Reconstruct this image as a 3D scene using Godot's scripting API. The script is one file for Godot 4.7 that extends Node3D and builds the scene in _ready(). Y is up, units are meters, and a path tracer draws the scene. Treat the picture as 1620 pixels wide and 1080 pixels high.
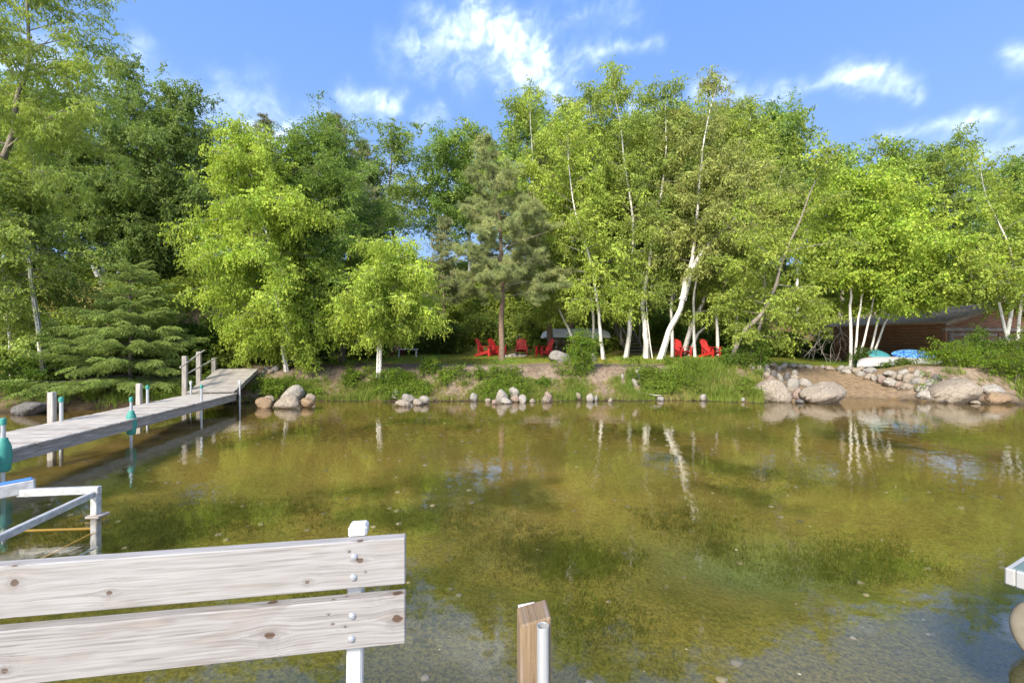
extends Node3D
# A lake shore seen from a dock: shallow clear water, a grassy bank with boulders, red chairs on a lawn and a wooded slope.

const EYE := 2.1
const F := 720.0
var rng := RandomNumberGenerator.new()
var bump := FastNoiseLite.new()
var patch := FastNoiseLite.new()
var used := {}
var M := {}
var CL := {}
var leaf_count := 0

# ---------------------------------------------------------------- geometry collector
class Geo:
	var v := PackedVector3Array()
	var n := PackedVector3Array()
	var t := PackedVector2Array()
	var c := PackedColorArray()
	var i := PackedInt32Array()

	func tri(a: Vector3, b: Vector3, d: Vector3, col := Color.WHITE) -> void:
		var k := v.size()
		var nn := (d - a).cross(b - a).normalized()
		v.append(a); v.append(b); v.append(d)
		for q in 3:
			n.append(nn)
			c.append(col)
		t.append(Vector2(a.x, a.z)); t.append(Vector2(b.x, b.z)); t.append(Vector2(d.x, d.z))
		i.append(k); i.append(k + 1); i.append(k + 2)

	func quad(a: Vector3, b: Vector3, d: Vector3, e: Vector3, outward: Vector3, ua: Vector2, ub: Vector2, ud: Vector2, ue: Vector2) -> void:
		var k := v.size()
		var nn := (d - a).cross(b - a).normalized()
		var flip := nn.dot(outward) < 0.0
		if flip:
			nn = -nn
		v.append(a); v.append(b); v.append(d); v.append(e)
		t.append(ua); t.append(ub); t.append(ud); t.append(ue)
		for q in 4:
			n.append(nn)
			c.append(Color.WHITE)
		if flip:
			i.append_array(PackedInt32Array([k, k + 2, k + 1, k, k + 3, k + 2]))
		else:
			i.append_array(PackedInt32Array([k, k + 1, k + 2, k, k + 2, k + 3]))

	# a box with chamfered edges; texture runs along the longest side, in metres (or 0..1 when fit is set)
	func box(s: Vector3, x := Transform3D(), bev := 0.0, fit := false, shift := Vector2.ZERO) -> void:
		var h := s * 0.5
		var long := 0 if s.x >= s.y and s.x >= s.z else (1 if s.y >= s.z else 2)
		var mid = [1, 0, 0][long]
		var low = [2, 2, 1][long]
		var uv := func(p: Vector3, axis: int) -> Vector2:
			var w = p[mid] if axis != mid else p[low]
			var u = p[long] if axis != long else p[low]
			if fit:
				return Vector2(u / s[long] + 0.5, 0.5 - w / s[mid])
			return Vector2(u, w) + shift
		for axis in 3:
			var a1 := (axis + 1) % 3
			var a2 := (axis + 2) % 3
			for sg in [-1.0, 1.0]:
				var ps := []
				for k in [[-1, -1], [1, -1], [1, 1], [-1, 1]]:
					var p := Vector3.ZERO
					p[axis] = sg * h[axis]
					p[a1] = k[0] * (h[a1] - bev)
					p[a2] = k[1] * (h[a2] - bev)
					ps.append(p)
				var o := Vector3.ZERO
				o[axis] = sg
				quad(x * ps[0], x * ps[1], x * ps[2], x * ps[3], x.basis * o, uv.call(ps[0], axis), uv.call(ps[1], axis), uv.call(ps[2], axis), uv.call(ps[3], axis))
		if bev <= 0.0:
			return
		for axis in 3:
			var a1 := (axis + 1) % 3
			var a2 := (axis + 2) % 3
			for s1 in [-1.0, 1.0]:
				for s2 in [-1.0, 1.0]:
					var ps := []
					for k in [[-1, 0], [1, 0], [1, 1], [-1, 1]]:
						var p := Vector3.ZERO
						p[axis] = k[0] * (h[axis] - bev)
						p[a1] = s1 * (h[a1] - (bev if k[1] else 0.0))
						p[a2] = s2 * (h[a2] - (0.0 if k[1] else bev))
						ps.append(p)
					var o := Vector3.ZERO
					o[a1] = s1
					o[a2] = s2
					quad(x * ps[0], x * ps[1], x * ps[2], x * ps[3], x.basis * o, uv.call(ps[0], a1), uv.call(ps[1], a1), uv.call(ps[2], a1), uv.call(ps[3], a1))
		for sx in [-1.0, 1.0]:
			for sy in [-1.0, 1.0]:
				for sz in [-1.0, 1.0]:
					var q := Vector3(sx, sy, sz)
					var a := x * Vector3(sx * h.x, sy * (h.y - bev), sz * (h.z - bev))
					var b := x * Vector3(sx * (h.x - bev), sy * h.y, sz * (h.z - bev))
					var d := x * Vector3(sx * (h.x - bev), sy * (h.y - bev), sz * h.z)
					if (d - a).cross(b - a).dot(x.basis * q) < 0.0:
						tri(a, d, b)
					else:
						tri(a, b, d)

	# a box between two points
	func bar(a: Vector3, b: Vector3, w: float, hgt: float, bev := 0.0, up := Vector3.UP) -> void:
		var z := (b - a).normalized()
		if absf(z.dot(up)) > 0.99:
			up = Vector3.FORWARD
		var sx := up.cross(z).normalized()
		box(Vector3(w, hgt, a.distance_to(b)), Transform3D(Basis(sx, z.cross(sx), z), (a + b) * 0.5), bev)

	func tube(p: PackedVector3Array, r: PackedFloat32Array, sides := 6, cap := true, v0 := 0.0) -> void:
		var k0 := v.size()
		var m := p.size()
		var tg := (p[1] - p[0]).normalized()
		var side := tg.cross(Vector3(0.31, 0.2, 0.93)).normalized()
		var along := v0
		for j in m:
			if j > 0:
				along += p[j].distance_to(p[j - 1])
			var td := (p[mini(j + 1, m - 1)] - p[maxi(j - 1, 0)]).normalized()
			side = (side - td * side.dot(td)).normalized()
			var other := td.cross(side)
			for q in sides + 1:
				var a := TAU * q / sides
				var d := side * cos(a) + other * sin(a)
				v.append(p[j] + d * r[j])
				n.append(d)
				c.append(Color.WHITE)
				t.append(Vector2(float(q) / sides, along))
		var w := sides + 1
		for j in m - 1:
			for q in sides:
				var a := k0 + j * w + q
				i.append(a); i.append(a + w); i.append(a + 1)
				i.append(a + 1); i.append(a + w); i.append(a + w + 1)
		if cap:
			for e in [0, m - 1]:
				var s = k0 + e * w
				var mid: Vector3 = p[e]
				for q in sides:
					if e == 0:
						tri(mid, v[s + q + 1], v[s + q])
					else:
						tri(mid, v[s + q], v[s + q + 1])

	func rod(a: Vector3, b: Vector3, r: float, sides := 10, r2 := -1.0) -> void:
		tube(PackedVector3Array([a, b]), PackedFloat32Array([r, r if r2 < 0.0 else r2]), sides)

	# a solid of revolution about y: profile of (radius, height)
	func lathe(prof: Array, at := Vector3.ZERO, sides := 16) -> void:
		var k0 := v.size()
		var m := prof.size()
		var sg := -1.0 if prof[-1].y < prof[0].y else 1.0
		for j in m:
			var pa: Vector2 = prof[maxi(j - 1, 0)]
			var pb: Vector2 = prof[mini(j + 1, m - 1)]
			var d := (pb - pa).normalized()
			for q in sides + 1:
				var a := TAU * q / sides
				v.append(at + Vector3(cos(a) * prof[j].x, prof[j].y, sin(a) * prof[j].x))
				n.append(Vector3(cos(a) * d.y, -d.x, sin(a) * d.y) * sg)
				c.append(Color.WHITE)
				t.append(Vector2(float(q) / sides, prof[j].y))
		var w := sides + 1
		for j in m - 1:
			for q in sides:
				var a := k0 + j * w + q
				if sg > 0.0:
					i.append_array(PackedInt32Array([a, a + 1, a + w, a + 1, a + w + 1, a + w]))
				else:
					i.append_array(PackedInt32Array([a, a + w, a + 1, a + 1, a + w, a + w + 1]))

	func mesh(normals := true, colors := false) -> ArrayMesh:
		var a := []
		a.resize(Mesh.ARRAY_MAX)
		a[Mesh.ARRAY_VERTEX] = v
		if normals:
			a[Mesh.ARRAY_NORMAL] = n
		a[Mesh.ARRAY_TEX_UV] = t
		if colors:
			a[Mesh.ARRAY_COLOR] = c
		a[Mesh.ARRAY_INDEX] = i
		var m := ArrayMesh.new()
		m.add_surface_from_arrays(Mesh.PRIMITIVE_TRIANGLES, a)
		return m

# ---------------------------------------------------------------- naming
func numbered(called: String) -> String:
	var k: int = used.get(called, 0)
	used[called] = k + 1
	return called if k == 0 else "%s_%03d" % [called, k]

func tag(o: Node, label := "", category := "", group := "", kind := "") -> Node:
	if label: o.set_meta("label", label)
	if category: o.set_meta("category", category)
	if group: o.set_meta("group", group)
	if kind: o.set_meta("kind", kind)
	return o

func thing(called: String, label: String, category: String, where := Vector3.ZERO, turn := 0.0, group := "") -> Node3D:
	var o := Node3D.new()
	o.name = numbered(called)
	add_child(o)
	o.position = where
	o.rotation.y = turn
	tag(o, label, category, group)
	return o

func part(called: String, mesh: Mesh, mat: Material, parent: Node) -> MeshInstance3D:
	var o := MeshInstance3D.new()
	o.name = called
	o.mesh = mesh
	o.material_override = mat
	parent.add_child(o, true)
	return o

func single(called: String, mesh: Mesh, mat: Material, label: String, category: String, group := "") -> MeshInstance3D:
	var o := part(numbered(called), mesh, mat, self)
	tag(o, label, category, group)
	return o

func struct(called: String, mesh: Mesh, mat: Material) -> MeshInstance3D:
	var o := part(numbered(called), mesh, mat, self)
	o.set_meta("kind", "structure")
	return o

func copies(called: String, mesh: Mesh, mat: Material, where: Array, tint: Array, parent: Node) -> MultiMeshInstance3D:
	var mm := MultiMesh.new()
	mm.transform_format = MultiMesh.TRANSFORM_3D
	mm.use_colors = true
	mm.mesh = mesh
	mm.instance_count = where.size()
	for k in where.size():
		mm.set_instance_transform(k, where[k])
		mm.set_instance_color(k, tint[k])
	var o := MultiMeshInstance3D.new()
	o.name = called
	o.multimesh = mm
	o.material_override = mat
	o.set_meta("kind", "stuff")
	parent.add_child(o, true)
	leaf_count += where.size()
	return o

func rr(a: float, b: float) -> float: return rng.randf_range(a, b)

# ---------------------------------------------------------------- places
func at(px: float, py: float, d: float) -> Vector3:
	return Vector3((px - 810.0) / F * d, EYE - (py - 540.0) / F * d, -d)

func on_ground(px: float, d: float) -> Vector3:
	var x := (px - 810.0) / F * d
	return Vector3(x, gh(x, -d), -d)

# where a line of sight meets the ground or the water
func ground_hit(px: float, py: float) -> Vector3:
	var d := 3.0
	while d < 60.0:
		var p := at(px, py, d)
		if p.y < maxf(gh(p.x, p.z), 0.0):
			return p
		d += 0.04
	return at(px, py, 60.0)

func lake_hit(px: float, py: float, depth := 0.5) -> Vector3:
	var d := F * (EYE + depth) / (py - 540.0)
	return at(px, py, d)

func line(xs: Array, ys: Array, x: float) -> float:
	if x <= xs[0]: return ys[0]
	for k in xs.size() - 1:
		if x < xs[k + 1]:
			return lerpf(ys[k], ys[k + 1], (x - xs[k]) / (xs[k + 1] - xs[k]))
	return ys[-1]

const SX := [-60.0, -25.0, -18.0, -14.0, -11.0, -9.0, -6.0, 0.0, 6.0, 8.6, 10.5, 12.5, 13.6, 14.6, 17.0, 25.0, 60.0]
const SZ := [-8.0, -12.4, -13.0, -13.8, -14.9, -15.6, -16.0, -16.0, -16.2, -15.7, -15.9, -16.9, -16.6, -15.6, -15.1, -14.6, -10.0]
func shore(x: float) -> float:
	return line(SX, SZ, x) + bump.get_noise_2d(x * 9.0, 31.0) * 0.22

func beach(x: float, z: float) -> float:
	return smoothstep(8.9, 10.1, x + (z + 16.0) * 0.22) * (1.0 - smoothstep(13.0, 14.4, x + (z + 16.0) * 0.75))

func gh(x: float, z: float) -> float:
	var s := shore(x) - z
	if s < 0.0:
		var deep := 0.02 + 0.075 * -s - 0.0016 * s * s
		if s < -20.0:
			deep = 0.88 + (-s - 20.0) * 0.012
		var hole := 0.25 * exp(-pow((x - 3.0) / 1.1, 2.0) - pow((z + 5.7) / 0.8, 2.0))
		return -minf(deep, 2.5) - hole + bump.get_noise_2d(x * 5.0, z * 5.0) * 0.05 * minf(1.0, -s)
	var bank := 1.08 * smoothstep(-0.15, 2.1, s) + 0.02 * minf(s, 14.0)
	var b := beach(x, z)
	bank = lerpf(bank, minf(0.30 * s, 0.92 + 0.01 * s), b)
	var right := smoothstep(9.0, 12.0, x)
	var t := maxf(0.0, s - lerpf(11.0, 13.5, right))
	var hill := 11.0 * (1.0 - exp(-0.026 * pow(t, 1.35)))
	var mid := bank + hill
	var left := 0.16 * smoothstep(0.0, 0.25, s) + 0.27 * pow(s, 1.2)
	if s > 10.0:
		left = 0.16 + 0.27 * pow(10.0, 1.2) + (s - 10.0) * 0.36 * exp(-(s - 10.0) * 0.03)
	var w := 1.0 - smoothstep(-11.8, -9.6, x + 0.18 * maxf(s - 3.0, 0.0))
	return lerpf(mid, left, w) + bump.get_noise_2d(x * 3.0, z * 3.0) * 0.12 * smoothstep(0.2, 2.0, s) * (0.35 + w * 0.65)

func mixc(a: Color, b: Color, t: float) -> Color: return a.lerp(b, clampf(t, 0.0, 1.0))

func ground_color(x: float, z: float) -> Color:
	var s := shore(x) - z
	var p := patch.get_noise_2d(x * 10.0, z * 10.0)
	var q := patch.get_noise_2d(x * 31.0 + 70.0, z * 31.0)
	if s < -0.15:
		# lake bed: olive silt with brown sand and dark weed
		var col := mixc(Color(0.265, 0.188, 0.042), Color(0.18, 0.142, 0.03), 0.5 + p * 1.6 + q * 0.5)
		col = mixc(col, Color(0.15, 0.08, 0.018), smoothstep(-5.0, -0.3, s) * 0.75)
		col = mixc(col, Color(0.045, 0.05, 0.006), smoothstep(0.16, 0.5, patch.get_noise_2d(x * 6.0 - 40.0, z * 9.0) + q * 0.25) * 0.8)
		col = mixc(col, Color(0.11, 0.17, 0.075), 0.9 * exp(-pow((x - 3.0) / 1.1, 2.0) - pow((z + 5.7) / 0.62, 2.0)))
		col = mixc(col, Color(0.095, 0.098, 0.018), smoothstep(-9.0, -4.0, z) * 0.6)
		# a paler strip of sand beside the dock
		var strip := absf(x - (-8.35 - (-z - 14.3) * 0.05 + 2.1 * smoothstep(-13.0, -6.0, z) * 0.35))
		col = mixc(col, Color(0.24, 0.16, 0.08), 0.6 * (1.0 - smoothstep(0.12, 0.5, strip + q * 0.15)) * smoothstep(-16.0, -13.0, -14.0 + 0.0 * z))
		return col
	var soil := mixc(Color(0.30, 0.235, 0.17), Color(0.19, 0.14, 0.10), 0.5 + q)
	var lawn := mixc(Color(0.22, 0.23, 0.05), Color(0.30, 0.25, 0.10), 0.35 + p * 1.3 + q * 0.5)
	var wood := mixc(Color(0.10, 0.115, 0.035), Color(0.19, 0.135, 0.08), 0.5 + p * 1.5)
	var b := beach(x, z)
	var col := mixc(soil, lawn, smoothstep(2.7, 3.6, s + p * 1.2))
	col = mixc(col, Color(0.27, 0.195, 0.125), b * (1.0 - smoothstep(3.6, 4.4, s)))
	var right := smoothstep(9.0, 12.0, x)
	col = mixc(col, wood, smoothstep(0.0, 2.5, s - lerpf(11.0, 13.0, right) + p * 2.0))
	var w := 1.0 - smoothstep(-11.0, -9.0, x + 0.18 * maxf(s - 3.0, 0.0))
	col = mixc(col, mixc(Color(0.10, 0.08, 0.045), wood, 0.5 + q), w)
	# the bare brown path that climbs behind the lawn, and the mulch slope on the other side
	col = mixc(col, Color(0.25, 0.165, 0.10), (1.0 - smoothstep(0.8, 1.8, absf(x - 19.2 + p * 2.0))) * smoothstep(12.5, 14.0, s))
	col = mixc(col, Color(0.27, 0.16, 0.11), (1.0 - smoothstep(0.7, 1.6, absf(s - 6.6 + q))) * w * smoothstep(-19.0, -14.0, x))
	return mixc(Color(0.055, 0.042, 0.026), col, smoothstep(0.0, 0.45, s + q * 0.3 - b * -0.3))

# ---------------------------------------------------------------- materials
func flat(col: Color, rough := 0.8, metal := 0.0) -> StandardMaterial3D:
	var m := StandardMaterial3D.new()
	m.albedo_color = col.linear_to_srgb()
	m.roughness = rough
	m.metallic = metal
	return m

func noise_tex(freq: float, a: Color, b: Color, size := 512, sd := 1, oct := 4, mid := 0.5, kind := FastNoiseLite.TYPE_SIMPLEX_SMOOTH) -> NoiseTexture2D:
	var f := FastNoiseLite.new()
	f.noise_type = kind
	f.seed = sd
	f.frequency = freq
	f.fractal_octaves = oct
	var t := NoiseTexture2D.new()
	t.width = size
	t.height = size
	t.seamless = true
	t.noise = f
	var g := Gradient.new()
	g.set_color(0, a.linear_to_srgb())
	g.set_color(1, b.linear_to_srgb())
	g.set_offset(0, maxf(0.0, mid - 0.32))
	g.set_offset(1, minf(1.0, mid + 0.32))
	t.color_ramp = g
	return t

func grey_tex(freq: float, lo: float, hi: float, size := 512, sd := 1, oct := 4) -> NoiseTexture2D:
	return noise_tex(freq, Color(lo, lo, lo), Color(hi, hi, hi), size, sd, oct)

func normal_tex(freq: float, strength: float, size := 512, sd := 1, oct := 4) -> NoiseTexture2D:
	var f := FastNoiseLite.new()
	f.noise_type = FastNoiseLite.TYPE_SIMPLEX_SMOOTH
	f.seed = sd
	f.frequency = freq
	f.fractal_octaves = oct
	var t := NoiseTexture2D.new()
	t.width = size
	t.height = size
	t.seamless = true
	t.as_normal_map = true
	t.bump_strength = strength
	t.noise = f
	return t

func wood(a: Color, b: Color, sd := 1, sc := Vector3(0.5, 7.0, 1.0)) -> StandardMaterial3D:
	var m := StandardMaterial3D.new()
	m.albedo_texture = noise_tex(0.012, a, b, 512, sd, 5)
	m.uv1_scale = sc
	m.roughness = 0.85
	m.metallic_specular = 0.3
	return m

# weathered board: grain lines that bend round knots; knots are (x, y, radius) in 0..1 of the length, height and in texels
func board_image(w: int, h: int, sd: int, pale: Color, dark: Color, knots: Array, stain := 0.5) -> Image:
	var im := Image.create(w, h, false, Image.FORMAT_RGB8)
	var f := FastNoiseLite.new()
	f.seed = sd
	f.frequency = 1.0
	f.fractal_octaves = 3
	var g := FastNoiseLite.new()
	g.seed = sd + 5
	g.frequency = 1.0
	g.fractal_octaves = 2
	for k in knots:
		k[2] *= 1.2
	for x in w:
		for y in h:
			var yy := float(y)
			var shade := 0.0
			var ring := 0.0
			for k in knots:
				var dx: float = (x - k[0] * w) / (k[2] * 3.4)
				var dy: float = (y - k[1] * h) / (k[2] * 1.0)
				if absf(dx) < 6.0 and absf(dy) < 8.0:
					var e := exp(-dx * dx)
					yy += signf(dy) * e * k[2] * 1.6 * exp(-absf(dy) * 0.35) * -1.0
					var r := sqrt(dx * dx * 8.0 + dy * dy) * (1.0 + 0.4 * g.get_noise_2d(x * 0.05 + k[2] * 50.0, y * 0.05))
					if r < 1.0:
						ring = maxf(ring, 1.0 - smoothstep(0.65, 1.0, r))
					elif r < 2.6:
						shade = maxf(shade, 0.35 * (1.0 - (r - 1.0) / 1.6))
			var gr := f.get_noise_2d(x * 0.0035, yy * 0.10)
			var fine := f.get_noise_2d(x * 0.005 + 50.0, yy * 0.17)
			var cloud := g.get_noise_2d(x * 0.006, y * 0.022)
			var t := 0.30 + gr * 0.3 * stain + fine * 0.6 + smoothstep(0.1, 0.5, cloud) * 0.5 * stain + shade
			t = maxf(t, 0.0)
			t += 0.8 * smoothstep(0.34, 0.5, f.get_noise_2d(x * 0.004 + 300.0, yy * 0.23)) * stain
			var col := pale.lerp(dark, minf(t, 1.0))
			if cloud > 0.22:
				col = col.lerp(Color(0.42, 0.36, 0.31), (cloud - 0.22) * 0.8 * stain)
			if ring > 0.0:
				col = col.lerp(Color(0.085, 0.055, 0.038), clampf(ring * (0.9 + fine * 0.4), 0, 1))
			im.set_pixel(x, y, col.linear_to_srgb())
	return im

func birch_image(sd: int) -> Image:
	var w := 192
	var h := 768
	var im := Image.create(w, h, false, Image.FORMAT_RGB8)
	var f := FastNoiseLite.new()
	f.seed = sd
	f.frequency = 1.0
	f.fractal_octaves = 3
	var r := RandomNumberGenerator.new()
	r.seed = sd
	for y in h:
		for x in w:
			# wraps round the trunk and along it
			var a := TAU * x / w
			var b := TAU * y / h
			var n1 := f.get_noise_3d(cos(a) * 0.6, sin(a) * 0.6, y * 0.026 * (1.0 - float(y) / h) + (y - h) * 0.026 * float(y) / h)
			var n2 := f.get_noise_3d(cos(a) * 1.1 + 9.0, sin(a) * 1.1, cos(b) * 9.0 + sin(b) * 7.0)
			var v := 0.66 + n2 * 0.22
			var col := Color(v, v * 0.965, v * 0.89)
			var scar := smoothstep(0.03, 0.12, n1 + 0.3 * n2)
			col = col.lerp(Color(0.07, 0.06, 0.05), scar * 0.9)
			im.set_pixel(x, y, col.linear_to_srgb())
	for k in 240:
		var x0 := r.randi_range(0, w - 1)
		var y0 := r.randi_range(0, h - 3)
		var ln := r.randi_range(5, 34)
		var col := Color(0.28, 0.25, 0.21).linear_to_srgb()
		for x in ln:
			im.set_pixel((x0 + x) % w, y0, col)
			if ln > 18:
				im.set_pixel((x0 + x) % w, y0 + 1, col)
	return im

# ---------------------------------------------------------------- foliage
func leaf(g: Geo, p: Vector3, dir: Vector3, up: Vector3, ln: float, wd: float, col: Color, fold := 0.25) -> void:
	var k := g.v.size()
	var sd := dir.cross(up).normalized()
	var nn := sd.cross(dir)
	var m := p + dir * ln * 0.42 + nn * wd * fold
	g.v.append(p); g.v.append(m + sd * wd * 0.5); g.v.append(p + dir * ln - nn * wd * 0.15); g.v.append(m - sd * wd * 0.5)
	for q in 4:
		g.c.append(col)
		g.t.append(Vector2.ZERO)
	g.i.append_array(PackedInt32Array([k, k + 1, k + 2, k, k + 2, k + 3]))

func rnd_dir() -> Vector3:
	var y := rr(-1, 1)
	var a := rr(0, TAU)
	var r := sqrt(1.0 - y * y)
	return Vector3(cos(a) * r, y, sin(a) * r)

# sprays: a few twiglets that leave the origin, leaves along each
func spray(twigs: int, each: int, reach: float, ln: float, wd: float, hang: float, flatness: float, sd: int) -> ArrayMesh:
	rng.seed = sd
	var g := Geo.new()
	for a in twigs:
		var d := rnd_dir()
		d.y = d.y * (1.0 - flatness) - hang * rr(0.2, 0.9)
		d = d.normalized()
		var p := Vector3(rr(-0.1, 0.1), rr(-0.08, 0.08), rr(-0.1, 0.1)) * reach * 2.0
		var twig_len := reach * rr(0.5, 1.1)
		for b in each:
			d.y -= hang * 0.16
			d = d.normalized()
			p += d * twig_len / each
			var ld := (d * 0.5 + rnd_dir() * 0.9 + Vector3.DOWN * (0.35 + hang * 0.8)).normalized()
			var up := (Vector3.UP + rnd_dir() * 0.8).normalized()
			var s := rr(0.7, 1.2)
			var v := rr(0.58, 1.32)
			leaf(g, p + ld * ln * 0.2, ld, up, ln * s, wd * s, Color(v * rr(0.92, 1.1), v, v * rr(0.75, 1.1)))
	return g.mesh(false, true)

func needle_tufts(tufts: int, each: int, reach: float, ln: float, wd: float, sd: int) -> ArrayMesh:
	rng.seed = sd
	var g := Geo.new()
	for a in tufts:
		var ax := rnd_dir()
		ax.y = absf(ax.y) * 0.7
		ax = ax.normalized()
		var p := ax * rr(0.15, 1.0) * reach
		for b in each:
			var d := (ax * 0.55 + rnd_dir()).normalized()
			var sd2 := d.cross(rnd_dir()).normalized() * wd * 0.5
			var o := p + ax * rr(-0.5, 0.5) * ln
			var v := rr(0.7, 1.35)
			var k := g.v.size()
			g.v.append(o - sd2); g.v.append(o + sd2); g.v.append(o + d * ln)
			for q in 3:
				g.c.append(Color(v, v, v * 0.9))
				g.t.append(Vector2.ZERO)
			g.i.append_array(PackedInt32Array([k, k + 1, k + 2]))
	return g.mesh(false, true)

# a flat spruce twig along +x with side shoots, fresh paler tips
func spruce_spray(sd: int) -> ArrayMesh:
	rng.seed = sd
	var g := Geo.new()
	for a in 17:
		var u := a / 16.0
		var ax := Vector3.RIGHT if a == 16 else Vector3(0.75, -0.15, (1.0 if a % 2 else -1.0) * rr(0.6, 0.9)).normalized()
		var p := Vector3(u * 0.42, -0.05 * u * u, 0)
		var ln := lerpf(0.26, 0.13, u) * rr(0.8, 1.1)
		for b in 18:
			var w := (b + rng.randf()) / 18.0
			var q := p + ax * ln * w + Vector3.DOWN * 0.06 * w * w
			var d := (ax * 0.9 + rnd_dir()).normalized()
			var tip := smoothstep(0.55, 0.9, w)
			var v := rr(0.75, 1.2)
			var col := Color(v, v, v).lerp(Color(2.5, 2.0, 1.0) * v, tip * 0.8)
			var s2 := d.cross(rnd_dir()).normalized() * 0.007
			var k := g.v.size()
			g.v.append(q - s2); g.v.append(q + s2); g.v.append(q + d * 0.045)
			for z in 3:
				g.c.append(col)
				g.t.append(Vector2.ZERO)
			g.i.append_array(PackedInt32Array([k, k + 1, k + 2]))
	return g.mesh(false, true)

func grass_tuft(blades: int, h: float, spread: float, wd: float, sd: int) -> ArrayMesh:
	rng.seed = sd
	var g := Geo.new()
	for b in blades:
		var p := Vector3(rr(-1, 1) * spread, 0, rr(-1, 1) * spread)
		var d := Vector3(rr(-1, 1), 0, rr(-1, 1)).normalized()
		var s := d.cross(Vector3.UP) * wd * 0.5
		var hh := h * rr(0.45, 1.1)
		var bend := rr(0.15, 0.7) * hh
		var m := p + Vector3.UP * hh * 0.6 + d * bend * 0.3
		var e := p + Vector3.UP * hh * 0.95 + d * bend
		var v := rr(0.7, 1.3)
		var k := g.v.size()
		g.v.append(p - s); g.v.append(p + s); g.v.append(m + s * 0.8); g.v.append(m - s * 0.8); g.v.append(e)
		for q in 5:
			g.c.append(Color(v * rr(0.95, 1.1), v, v * 0.9))
			g.t.append(Vector2.ZERO)
		g.i.append_array(PackedInt32Array([k, k + 1, k + 2, k, k + 2, k + 3, k + 3, k + 2, k + 4]))
	return g.mesh(false, true)

func leaf_mat(back: Color, rough := 0.5) -> StandardMaterial3D:
	var m := StandardMaterial3D.new()
	m.vertex_color_use_as_albedo = true
	m.roughness = rough
	m.metallic_specular = 0.28
	m.cull_mode = BaseMaterial3D.CULL_DISABLED
	m.backlight_enabled = true
	m.backlight = back
	return m

func spline(p: Array, t: float) -> Vector3:
	var m := p.size() - 1
	var f := clampf(t, 0.0, 1.0) * m
	var k := mini(int(f), m - 1)
	var u := f - k
	return (p[k] as Vector3).cubic_interpolate(p[k + 1], p[maxi(k - 1, 0)], p[mini(k + 2, m)], u)

func profile(kind: String, q: float) -> float:
	match kind:
		"cone": return 1.06 - 0.9 * q
		"egg": return 0.5 + 0.55 * smoothstep(0.0, 0.3, q) - 0.85 * smoothstep(0.3, 1.05, q)
		"oval": return 0.35 + 0.75 * sin(PI * clampf(q * 0.9 + 0.08, 0, 1))
		"vase": return 0.45 + 0.65 * sin(PI * clampf(q * 0.8 + 0.16, 0, 1))
		"dome": return sqrt(maxf(0.0, 1.0 - q * q * 0.92))
	return 1.0

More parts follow.
